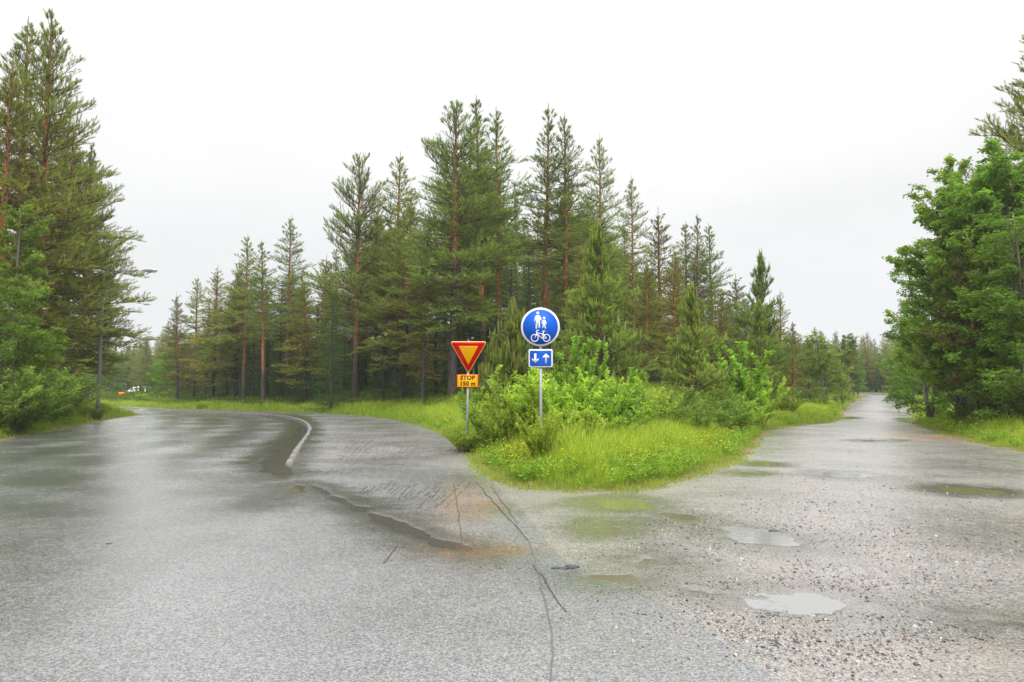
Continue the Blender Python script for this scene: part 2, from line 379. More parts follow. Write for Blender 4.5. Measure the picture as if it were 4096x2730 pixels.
def road_mat(name, base, agg_hi, agg_lo, scale, rough, gravelly=0.0):
    m, t, p = mat(name)
    geo = N(t, 'ShaderNodeNewGeometry'); P = geo.outputs['Position']
    vo = N(t, 'ShaderNodeTexVoronoi'); vo.inputs['Scale'].default_value = scale; t.links.new(P, vo.inputs['Vector'])
    sepc = N(t, 'ShaderNodeSeparateColor'); t.links.new(vo.outputs['Color'], sepc.inputs[0])
    big = N(t, 'ShaderNodeTexNoise'); big.inputs['Scale'].default_value = .45; big.inputs['Detail'].default_value = 5; big.inputs['Roughness'].default_value = .6; t.links.new(P, big.inputs['Vector'])
    med = N(t, 'ShaderNodeTexNoise'); med.inputs['Scale'].default_value = 7; med.inputs['Detail'].default_value = 6; med.inputs['Roughness'].default_value = .7; t.links.new(P, med.inputs['Vector'])
    fin = N(t, 'ShaderNodeTexNoise'); fin.inputs['Scale'].default_value = 55; fin.inputs['Detail'].default_value = 3; t.links.new(P, fin.inputs['Vector'])
    # stones: random per cell brightness
    r = N(t, 'ShaderNodeValToRGB'); e = r.color_ramp.elements
    e[0].position = 0; e[0].color = (*agg_lo, 1); e[1].position = 1; e[1].color = (*agg_hi, 1)
    k = e.new(.35); k.color = (*base, 1); k = e.new(.72); k.color = (base[0] * 1.35, base[1] * 1.32, base[2] * 1.28, 1)
    k = e.new(.9); k.color = (agg_hi[0] * .9, agg_hi[1] * .72, agg_hi[2] * .58, 1)
    t.links.new(sepc.outputs[0], r.inputs[0])
    c = mixc(t, mathn(t, 'MULTIPLY', mathn(t, 'SUBTRACT', vo.outputs['Distance'], .25, clamp=True), 1.6, clamp=True), r.outputs[0], agg_lo)
    mrb = N(t, 'ShaderNodeMapRange'); mrb.inputs[1].default_value = .3; mrb.inputs[2].default_value = .7; mrb.inputs[3].default_value = .84; mrb.inputs[4].default_value = 1.14; t.links.new(big.outputs[0], mrb.inputs[0])
    v = N(t, 'ShaderNodeVectorMath', operation='SCALE'); t.links.new(c, v.inputs[0]); t.links.new(mrb.outputs[0], v.inputs['Scale'])
    c = v.outputs[0]
    fl1 = N(t, 'ShaderNodeTexNoise'); fl1.inputs['Scale'].default_value = 22; fl1.inputs['Detail'].default_value = 5; fl1.inputs['Roughness'].default_value = .85; t.links.new(P, fl1.inputs['Vector'])
    flm = N(t, 'ShaderNodeMapRange'); flm.inputs[1].default_value = .36; flm.inputs[2].default_value = .64; flm.inputs[3].default_value = .80; flm.inputs[4].default_value = 1.2; t.links.new(fl1.outputs[0], flm.inputs[0])
    v2 = N(t, 'ShaderNodeVectorMath', operation='SCALE'); t.links.new(c, v2.inputs[0]); t.links.new(flm.outputs[0], v2.inputs['Scale']); c = v2.outputs[0]
    fine = attr(t, 'fine').outputs['Fac']; track = attr(t, 'track').outputs['Fac']
    sc2 = N(t, 'ShaderNodeVectorMath', operation='SCALE'); t.links.new(c, sc2.inputs[0]); t.links.new(mathn(t, 'SUBTRACT', 1.0, mathn(t, 'MULTIPLY', fine, .14)), sc2.inputs['Scale']); c = sc2.outputs[0]
    if gravelly:
        pn = N(t, 'ShaderNodeTexNoise'); pn.inputs['Scale'].default_value = 1.1; pn.inputs['Detail'].default_value = 6; pn.inputs['Roughness'].default_value = .65; t.links.new(P, pn.inputs['Vector'])
        c = mixc(t, mathn(t, 'MULTIPLY', mathn(t, 'MULTIPLY', mathn(t, 'SUBTRACT', pn.outputs[0], .5, clamp=True), 6.0, clamp=True), .5), c, (.25, .205, .165))
        c = mixc(t, mathn(t, 'MULTIPLY', mathn(t, 'MULTIPLY', mathn(t, 'SUBTRACT', .43, pn.outputs[0], clamp=True), 9.0, clamp=True), .55), c, (.13, .13, .132))
    wet = attr(t, 'wet').outputs['Fac']; rust = attr(t, 'rust').outputs['Fac']; sand = attr(t, 'sand').outputs['Fac']
    c = mixc(t, mathn(t, 'MULTIPLY', wet, .45), c, (.05, .045, .035))
    c = mixc(t, mathn(t, 'MULTIPLY', mathn(t, 'MULTIPLY', rust, .75), mathn(t, 'MULTIPLY', mathn(t, 'SUBTRACT', med.outputs[0], .38, clamp=True), 5.0, clamp=True)), c, (.33, .15, .045))
    c = mixc(t, mathn(t, 'MULTIPLY', sand, .8), c, (.42, .24, .13))
    t.links.new(c, p.inputs['Base Color'])
    # roughness: film of water with wheel-track sized variation
    mr = N(t, 'ShaderNodeMapRange'); mr.inputs[1].default_value = .35; mr.inputs[2].default_value = .65; mr.inputs[3].default_value = rough[0]; mr.inputs[4].default_value = rough[1]
    mixn = mathn(t, 'ADD', mathn(t, 'MULTIPLY', big.outputs[0], .35), mathn(t, 'ADD', mathn(t, 'MULTIPLY', med.outputs[0], .3), mathn(t, 'MULTIPLY', fl1.outputs[0], .35)))
    t.links.new(mixn, mr.inputs[0])
    t.links.new(mathn(t, 'SUBTRACT', mr.outputs[0], mathn(t, 'MULTIPLY', wet, .12), clamp=True), p.inputs['Roughness'])
    p.inputs['Specular IOR Level'].default_value = .7
    p.inputs['IOR'].default_value = 1.45
    mixn = mathn(t, 'SUBTRACT', mixn, mathn(t, 'ADD', mathn(t, 'MULTIPLY', fine, .05), mathn(t, 'ADD', mathn(t, 'MULTIPLY', track, .10), mathn(t, 'MULTIPLY', wet, .14))))
    cw = N(t, 'ShaderNodeMapRange'); cw.inputs[1].default_value = .40; cw.inputs[2].default_value = .60; cw.inputs[3].default_value = 1.0; cw.inputs[4].default_value = .55
    t.links.new(mixn, cw.inputs[0]); t.links.new(cw.outputs[0], p.inputs['Coat Weight']); p.inputs['Coat IOR'].default_value = 1.55; p.inputs['Coat Tint'].default_value = (1, 1, 1, 1)
    crn = N(t, 'ShaderNodeMapRange'); crn.inputs[1].default_value = .35; crn.inputs[2].default_value = .65; crn.inputs[3].default_value = .12; crn.inputs[4].default_value = .44
    t.links.new(mixn, crn.inputs[0]); t.links.new(crn.outputs[0], p.inputs['Coat Roughness'])
    cb_ = N(t, 'ShaderNodeBump'); cb_.inputs['Strength'].default_value = .6; cb_.inputs['Distance'].default_value = .006
    t.links.new(mathn(t, 'ADD', fin.outputs[0], mathn(t, 'MULTIPLY', fl1.outputs[0], 1.6)), cb_.inputs['Height']); t.links.new(mathn(t, 'MULTIPLY', crn.outputs[0], 1.9), cb_.inputs['Strength']); t.links.new(cb_.outputs[0], p.inputs['Coat Normal'])
    # bump: stones + lumps, drowned where the film is thick
    b = N(t, 'ShaderNodeBump'); b.inputs['Strength'].default_value = .55 + .25 * gravelly; b.inputs['Distance'].default_value = .006
    h = mathn(t, 'ADD', mathn(t, 'MULTIPLY', vo.outputs['Distance'], -1.0), mathn(t, 'MULTIPLY', fin.outputs[0], 1.2))
    hm = N(t, 'ShaderNodeMapRange'); hm.inputs[1].default_value = .38; hm.inputs[2].default_value = .62; hm.inputs[3].default_value = .35; hm.inputs[4].default_value = 1.0
    t.links.new(mixn, hm.inputs[0])
    h = mathn(t, 'MULTIPLY', h, hm.outputs[0])
    t.links.new(h, b.inputs['Height']); t.links.new(b.outputs[0], p.inputs['Normal'])
    return m
M_ASPH = road_mat('wet_asphalt', (.225, .231, .247), (.34, .338, .335), (.085, .088, .095), 72, (.16, .36))
M_PAVE = road_mat('pavement_asphalt', (.235, .236, .24), (.37, .36, .345), (.10, .10, .10), 80, (.22, .42))
M_GRAV = road_mat('gravel_over_asphalt', (.28, .272, .262), (.43, .385, .34), (.08, .078, .078), 60, (.24, .46), 1.0)

# ------------------------------------------------------------------ ground sheets on one polar lattice
def lattice():
    ang = np.r_[np.arange(-180, -54, 4.0), np.arange(-54, 54, 0.2), np.arange(54, 180, 4.0)]
    rad = [1.0]
    while rad[-1] < 65: rad.append(rad[-1] * 1.0085)
    while rad[-1] < 900: rad.append(rad[-1] * 1.06)
    return np.radians(ang), np.array(rad)
AN, RA = lattice()
A2, R2 = np.meshgrid(AN, RA)
GX = (R2 * np.sin(A2)).ravel(); GY = (R2 * np.cos(A2)).ravel()
na, nr = len(AN), len(RA)
i = np.arange(nr - 1)[:, None] * na; j = np.arange(na)[None]; j2 = (j + 1) % na
QU = np.stack([(i + j).ravel(), (i + j2).ravel(), (i + na + j2).ravel(), (i + na + j).ravel()], 1)[:, ::-1]
GX0 = np.r_[GX]; 
SD = np.full(GX.shape, 50.0); near = R2.ravel() < 220
SD[near] = sdroad(GX[near], GY[near])
ZT = zterr(GX, GY, SD)
ZR, PM, GM, WET, RUST, SAND, FINE, TRACK = (np.zeros(GX.shape) for _ in range(8))
rm = SD < 1.0
ZR[rm], PMv, GM[rm], WET[rm], RUST[rm], SAND[rm], FINE[rm], TRACK[rm] = road_fields(GX[rm], GY[rm]); PM[rm] = PMv
EDGE_N = 0.10 * fbm(GX * 1.7, GY * 1.7, 41) + 0.05 * fbm(GX * 7, GY * 7, 43)
def sub(name, fmask, Z, material, kind='structure', attrs=True):
    Q = QU[fmask]; u, inv = np.unique(Q.ravel(), return_inverse=True)
    V = np.c_[GX[u], GY[u], Z[u]]
    at = dict(wet=WET[u], rust=RUST[u], sand=SAND[u], fine=FINE[u], track=TRACK[u], sd=SD[u]) if attrs else dict(sd=SD[u])
    me = mesh_np(name, V, inv.reshape(-1, 4), material, smooth=True, attrs=at)
    o = link(name, me); o['kind'] = kind
    return o
cSD = SD[QU].mean(1); cP = PM[QU].mean(1); cG = GM[QU].mean(1); cN = EDGE_N[QU].mean(1)
onroad = cSD + cN < 0.02
isP = onroad & (cP > .5); isG = onroad & ~isP & (cG > 0.0); isA = onroad & ~isP & ~isG

m, t, p = mat('soil_and_moss')
geo = N(t, 'ShaderNodeNewGeometry'); nz = N(t, 'ShaderNodeTexNoise'); nz.inputs['Scale'].default_value = 1.3; nz.inputs['Detail'].default_value = 7; t.links.new(geo.outputs['Position'], nz.inputs['Vector'])
nf = N(t, 'ShaderNodeTexNoise'); nf.inputs['Scale'].default_value = 30; nf.inputs['Detail'].default_value = 4; t.links.new(geo.outputs['Position'], nf.inputs['Vector'])
c = mixc(t, mathn(t, 'MULTIPLY', mathn(t, 'SUBTRACT', nz.outputs[0], .35, clamp=True), 3.0, clamp=True), (.085, .10, .025), (.05, .07, .018))
c = mixc(t, mathn(t, 'MULTIPLY', mathn(t, 'SUBTRACT', nf.outputs[0], .5, clamp=True), 4.0, clamp=True), c, (.09, .055, .03))
edge = mathn(t, 'SUBTRACT', 1.0, mathn(t, 'MULTIPLY', attr(t, 'sd').outputs['Fac'], 2.4, clamp=True), clamp=True)
c = mixc(t, edge, c, (.19, .115, .065))
t.links.new(c, p.inputs['Base Color']); p.inputs['Roughness'].default_value = .8
b = N(t, 'ShaderNodeBump'); b.inputs['Distance'].default_value = .03; t.links.new(nf.outputs[0], b.inputs['Height']); t.links.new(b.outputs[0], p.inputs['Normal'])
M_SOIL = m
ground = sub('ground', (cSD + cN > -0.35), ZT, M_SOIL, attrs=False)
road = sub('road', isA, ZR, M_ASPH)
pavement = sub('pavement', isP, ZR, M_PAVE)
gravel_road = sub('gravel_road', isG, ZR, M_GRAV)
# small disc of asphalt directly under the camera
dv = [(0, 0, 0)] + [(math.sin(a) * 1.02, math.cos(a) * 1.02, -0.002) for a in np.linspace(0, 2 * math.pi, 40, endpoint=False)]
me = mesh_np('road', dv, [(0, k + 1, (k + 1) % 40 + 1)[::-1] for k in range(40)], M_ASPH)
link('road_patch', me, road)

def zsurf(x, y):
    x = np.atleast_1d(np.asarray(x, float)); y = np.atleast_1d(np.asarray(y, float))
    sd = sdroad(x, y); z = zterr(x, y, sd)
    return np.where(sd > 0.02, z, road_fields(x, y)[0])
def z1(x, y): return float(zsurf(x, y)[0])

# water in the puddles
def water(name, col, rough=.02):
    m, t, p = mat(name)
    p.inputs['Base Color'].default_value = (*col, 1); p.inputs['Roughness'].default_value = rough; p.inputs['IOR'].default_value = 1.38
    geo = N(t, 'ShaderNodeNewGeometry'); nz = N(t, 'ShaderNodeTexNoise'); nz.inputs['Scale'].default_value = 14; nz.inputs['Detail'].default_value = 2
    t.links.new(geo.outputs['Position'], nz.inputs['Vector'])
    wv = N(t, 'ShaderNodeTexVoronoi'); wv.inputs['Scale'].default_value = 3.2; t.links.new(geo.outputs['Position'], wv.inputs['Vector'])
    rip = mathn(t, 'MULTIPLY', mathn(t, 'SINE', mathn(t, 'MULTIPLY', wv.outputs['Distance'], 95)), mathn(t, 'SUBTRACT', 1.0, mathn(t, 'MULTIPLY', wv.outputs['Distance'], 4.0), clamp=True))
    h = mathn(t, 'ADD', nz.outputs[0], mathn(t, 'MULTIPLY', rip, .22))
    b = N(t, 'ShaderNodeBump'); b.inputs['Strength'].default_value = .5; b.inputs['Distance'].default_value = .004; t.links.new(h, b.inputs['Height']); t.links.new(b.outputs[0], p.inputs['Normal'])
    return m
WAT = dict(green=water('green_puddle_water', (.15, .15, .075)), brown=water('brown_puddle_water', (.13, .115, .08)), grey=water('clear_puddle_water', (.22, .222, .22)), dark=water('dark_gutter_water', (.065, .062, .055), .14))
def grow(P, d):
    c = P.mean(0); out = []
    n = len(P)
    area = sum(P[k][0] * P[(k + 1) % n][1] - P[(k + 1) % n][0] * P[k][1] for k in range(n))
    sg = 1 if area > 0 else -1
    for k in range(n):
        t = P[(k + 1) % n] - P[k - 1]; t /= np.linalg.norm(t) + 1e-9
        out.append(P[k] + sg * d * np.array((t[1], -t[0])))
    return np.array(out)
for ip_, (kind, P, lab) in enumerate(PUD):
    Q = grow(P, .22)
    c = Q.mean(0); zc = float(zroad(*c))
    zs = [zc - .0065] * len(Q)
    if kind == 'dark' or 'far gravel' in lab or 'trickle' in lab: pass
    tri = tessellate_polygon([[Vector((x, y, 0)) for x, y in Q]])
    V = np.c_[Q - c, np.zeros(len(Q))]
    T = []
    for a, b2_, c2 in tri:
        n = (V[b2_][0] - V[a][0]) * (V[c2][1] - V[a][1]) - (V[b2_][1] - V[a][1]) * (V[c2][0] - V[a][0])
        T.append((a, b2_, c2) if n > 0 else (a, c2, b2_))
    me = mesh_np('puddle', V, T, WAT[kind])
    zmin = float(zroad(P[:, 0], P[:, 1]).mean())
    link('puddle', me, None, None, lab, 'puddle', 'rain puddles', (c[0], c[1], zmin - .0060 - .00025 * (ip_ % 5)))

# ------------------------------------------------------------------ kerb stones
M_KERB = simple('kerb_granite', (.17, .166, .16), .5, noise=.4, nscale=14, bump=.4)
ks = resample(KERB, 1.0)
kmesh = None
def kerb_mesh(L, seed):
    r = random.Random(seed); mb = MB()
    x = [0.006, L / 2, L - .006]; prof = [(-.075, -.12), (-.075, .075), (-.062, .095), (.06, .100), (.072, .09), (.072, -.12)]
    V = []
    for xx in x:
        for (yy, zz_) in prof: V.append((xx, yy + r.uniform(-.003, .003), zz_ + r.uniform(-.003, .003)))
    T = []; n = len(prof)
    for s in range(2):
        for k in range(n - 1):
            a = s * n + k; T += [(a, a + 1, a + n + 1), (a, a + n + 1, a + n)]
    for k in range(1, n - 1): T += [(0, k + 1, k), (2 * n, 2 * n + k, 2 * n + k + 1)]
    mb.add(V, [q[::-1] for q in T]); return mb.mesh('kerb_stone', M_KERB)
KM = [kerb_mesh(1.0, s) for s in range(4)]
for k in range(len(ks) - 1):
    a, b_ = ks[k], ks[k + 1]; L = float(np.linalg.norm(b_ - a))
    if a[1] > 80: break
    o = link('kerb_stone', KM[k % 4], pavement)
    lift = float(sst(14.6, 17.5, np.array(a[1]))) * .075 - .075 + random.Random(k).uniform(-.004, .004)
    o.location = (a[0], a[1], lift); o.rotation_euler = (0, 0, math.atan2(b_[1] - a[1], b_[0] - a[0])); o.scale = (L, 1, 1)

# ------------------------------------------------------------------ cracks and grooves
M_CRACK = simple('water_filled_crack', (.06, .056, .05), .3, spec=.5)
M_TAR = simple('tar_sealed_crack', (.10, .105, .115), .35)
def ribbon(mb, pts, w, seed=0, amp=.02, dashed=0):
    P = resample(smooth_poly(pts, 1), .12); r = np.random.RandomState(seed)
    P = P + np.c_[fbm(P[:, 0] * 3, P[:, 1] * 3, seed), fbm(P[:, 0] * 3, P[:, 1] * 3, seed + 9)] * amp
    D = np.gradient(P, axis=0); D /= np.linalg.norm(D, axis=1)[:, None] + 1e-9; Nn = np.c_[-D[:, 1], D[:, 0]]
    tt = np.linspace(0, 1, len(P)); ww = w * (.35 + .65 * np.sin(np.pi * np.clip(tt, .06, .94)) ** .5) * (1 + .6 * fbm(P[:, 0] * 8, P[:, 1] * 8, seed + 3))
    ww = np.clip(ww, w * .2, w * 2) * .7
    A = P + Nn * ww[:, None] / 2; B = P - Nn * ww[:, None] / 2
    zA = zsurf(A[:, 0], A[:, 1]) + .006; zB = zsurf(B[:, 0], B[:, 1]) + .006
    V = np.vstack([np.c_[A, zA], np.c_[B, zB]]); n = len(P); k = np.arange(n - 1)
    if dashed: k = k[(fbm(P[:-1, 0] * 2.5, P[:-1, 1] * 2.5, seed + 5) > -.12)]
    mb.add(V, np.vstack([np.c_[k, n + k, n + k + 1], np.c_[k, n + k + 1, k + 1]]))
cr_mb = MB(); sd_ = 0
for (a, b_, n, dx, w) in (((798, 985), (722, 1030), 5, 12, .02), ((838, 995), (768, 1060), 6, 13, .022), ((872, 1022), (852, 1060), 13, 9, .014), ((765, 1070), (738, 1092), 9, 9, .012),
                          ((852, 1108), (822, 1136), 4, 11, .014), ((905, 1102), (858, 1148), 5, 12, .014), ((956, 1104), (912, 1150), 9, 10, .014), ((1010, 1120), (950, 1175), 5, 9, .012),
                          ((800, 965), (770, 985), 8, 10, .018), ((930, 990), (880, 1020), 4, 14, .018), ((938, 1025), (900, 1055), 4, 13, .014), ((990, 1018), (1000, 1050), 4, 8, .012),
                          ((1230, 1145), (1215, 1150), 1, 1, .01), ((930, 1222), (880, 1296), 2, 14, .016), ((1075, 1090), (1000, 1170), 2, 22, .010), ((860, 968), (850, 985), 7, 12, .014)):
    for k in range(n):
        sd_ += 1; j_ = math.sin(sd_ * 7.1) * 3
        mid = ((a[0] + b_[0]) / 2 + k * dx + 4 + j_, (a[1] + b_[1]) / 2 + math.sin(sd_ * 3.3) * 2)
        sh = abs(math.sin(sd_ * 5.7)) * .35
        p0 = (a[0] + k * dx + j_ + (b_[0] - a[0]) * sh, a[1] + (b_[1] - a[1]) * sh)
        ribbon(cr_mb, [G(*p0), G(*mid), G(b_[0] + k * dx * .93, b_[1])], w, sd_, dashed=1)
for pts, w in (([(690, 1063), (780, 1064), (870, 1066.5), (960, 1070), (1010, 1074)], .05), ([(716, 1014), (800, 1015), (900, 1018), (985, 1020)], .04), ([(735, 1000), (800, 1001), (870, 1003.5)], .035), ([(740, 972), (850, 976), (920, 980)], .03),
               ([(1094, 1108), (1150, 1172), (1175, 1200), (1212, 1242)], .022), ([(1130, 1120), (1165, 1170), (1190, 1205)], .016), ([(1043, 1112), (1052, 1165), (1060, 1250)], .014), ([(1225, 1300), (1262, 1350), (1302, 1410)], .018), ([(1120, 1000), (1100, 1020)], .01)):
    sd_ += 1; ribbon(cr_mb, [G(*q) for q in pts], w, sd_, .03)
link('surface_cracks', cr_mb.mesh('surface_cracks', M_CRACK), pavement, 'stuff')
tb = MB(); ribbon(tb, [G(*q) for q in ((1215, 1240), (1232, 1300), (1248, 1370), (1264, 1430), (1268, 1500), (1266, 1568))], .016, 5, .02)
link('sealed_crack', tb.mesh('sealed_crack', M_TAR), road)

# ------------------------------------------------------------------ scatter helper (geometry nodes)
def template(name, meshes):
    c = bpy.data.collections.new(name)
    for k, me in enumerate(meshes):
        o = bpy.data.objects.new('%s_%02d' % (name, k), me); c.objects.link(o)
    return c
def scatter(name, P, rot, scl, idx, coll, kind='stuff', parent=None):
    me = bpy.data.meshes.new(name); me.vertices.add(len(P)); me.vertices.foreach_set('co', np.asarray(P, np.float32).ravel())
    a = me.attributes.new('rot', 'FLOAT_VECTOR', 'POINT'); a.data.foreach_set('vector', np.asarray(rot, np.float32).ravel())
    a = me.attributes.new('scl', 'FLOAT_VECTOR', 'POINT'); a.data.foreach_set('vector', np.asarray(scl, np.float32).ravel())
    a = me.attributes.new('idx', 'INT', 'POINT'); a.data.foreach_set('value', np.asarray(idx, np.int32))
    o = link(name, me, parent); o['kind'] = kind
    g = bpy.data.node_groups.new(name, 'GeometryNodeTree')
    g.interface.new_socket('Geometry', in_out='INPUT', socket_type='NodeSocketGeometry'); g.interface.new_socket('Geometry', in_out='OUTPUT', socket_type='NodeSocketGeometry')
    gi = g.nodes.new('NodeGroupInput'); go = g.nodes.new('NodeGroupOutput'); ip = g.nodes.new('GeometryNodeInstanceOnPoints'); ci = g.nodes.new('GeometryNodeCollectionInfo')
    ci.inputs['Collection'].default_value = coll; ci.inputs['Separate Children'].default_value = True; ci.inputs['Reset Children'].default_value = True
    def na_(n, dt):
        q = g.nodes.new('GeometryNodeInputNamedAttribute'); q.data_type = dt; q.inputs['Name'].default_value = n; return q.outputs['Attribute']
    g.links.new(gi.outputs[0], ip.inputs['Points']); g.links.new(ci.outputs[0], ip.inputs['Instance']); ip.inputs['Pick Instance'].default_value = True
    g.links.new(na_('idx', 'INT'), ip.inputs['Instance Index']); g.links.new(na_('rot', 'FLOAT_VECTOR'), ip.inputs['Rotation']); g.links.new(na_('scl', 'FLOAT_VECTOR'), ip.inputs['Scale'])
    g.links.new(ip.outputs[0], go.inputs[0])
    md = o.modifiers.new('scatter', 'NODES'); md.node_group = g
    return o

# ------------------------------------------------------------------ plants: building blocks
def basis(D, roll):
    D = D / (np.linalg.norm(D, axis=1)[:, None] + 1e-9)
    ref = np.where(np.abs(D[:, 2:3]) < .9, np.array([[0, 0, 1.0]]), np.array([[1.0, 0, 0]]))
    A = np.cross(D, ref); A /= np.linalg.norm(A, axis=1)[:, None]; B = np.cross(D, A)
    c = np.cos(roll)[:, None]; s = np.sin(roll)[:, None]
    return A * c + B * s, B * c - A * s, D
def shoot_template(n, rng, spread=.6, nl=.55, w=.115):
    V = []; T = []
    for k in range(n):
        u = (k + rng.rand()) / n; ph = k * 2.399 + rng.rand() * .5; a = spread * (1.15 - .6 * u)
        d = np.array((math.cos(ph) * math.sin(a * 1.2), math.sin(ph) * math.sin(a * 1.2), math.cos(a * 1.2)))
        t = np.cross(d, (0, 0, 1)); t /= np.linalg.norm(t) + 1e-9
        b = np.array((0, 0, u * .85)); L = nl * (.8 + .4 * rng.rand())
        i0 = len(V); V += [b - t * w / 2, b + t * w / 2, b + d * L]; T.append((i0, i0 + 1, i0 + 2))
    return np.array(V), np.array(T)
def put_shoots(P, D, S, C, tmpl, rng):
    V0, T0 = tmpl; n = len(P)
    A, B, Z = basis(D, rng.rand(n) * 6.28)
    V = P[:, None] + S[:, None, None] * (V0[None, :, 0:1] * A[:, None] + V0[None, :, 1:2] * B[:, None] + V0[None, :, 2:3] * Z[:, None])
    T = T0[None] + (np.arange(n) * len(V0))[:, None, None]
    Cc = np.repeat(C, len(V0), 0)
    return V.reshape(-1, 3), T.reshape(-1, 3), Cc
LEAF_V = np.array([(0, 0, 0), (-.28, .06, .42), (.28, .06, .42), (0, -.02, 1.0), (0, -.05, .45)], float)
LEAF_T = np.array([(0, 4, 1), (0, 2, 4), (1, 4, 3), (4, 2, 3)])
def unit(az, el): return np.array((math.cos(az) * math.cos(el), math.sin(az) * math.cos(el), math.sin(el)))
def path(p0, az, e0, e1, L, n, rng, wob=.08):
    P = [np.array(p0, float)]
    for k in range(n):
        el = e0 + (e1 - e0) * (k + .5) / n + rng.randn() * wob * .5; az += rng.randn() * wob
        P.append(P[-1] + unit(az, el) * L / n)
    return np.array(P)
def lerp_path(P, s):
    f = s * (len(P) - 1); i = min(int(f), len(P) - 2); u = f - i
    d = P[i + 1] - P[i]
    return P[i] * (1 - u) + P[i + 1] * u, d / (np.linalg.norm(d) + 1e-9)

def trunk_mesh(mb, H, r0, rng, red=.35, lean=0.0, birch=False, rings=22, sides=9):
    t = np.linspace(0, 1, rings); wx = np.cumsum(rng.randn(rings)) * .006 * H / 10 + lean * t * H; wy = np.cumsum(rng.randn(rings)) * .006 * H / 10
    wx -= wx[0]; wy -= wy[0]
    P = np.c_[wx, wy, t * H - .35 * (t == 0)]
    R = r0 * (1 - t) ** .75 + .008; R[0] *= 1.35; R[1] *= 1.06
    if birch: c = np.array([(.30, .28, .26) if 1 < k < 5 else (.13, .11, .10) if k > 4 else (.12, .1, .09) for k in range(rings)]) * (0.7 + .5 * rng.rand(rings, 1))
    else:
        k = sst(red - .12, red + .12, t + rng.randn(rings) * .02)[:, None]
        c = np.array([[.065, .052, .044]]) * (1 - k) + np.array([[.33, .125, .05]]) * k
        c = c * (1 - .35 * sst(.75, 1, t)[:, None]) * (.85 + .3 * rng.rand(rings, 1))
    mb.tube(P, R, sides, c)
    return P

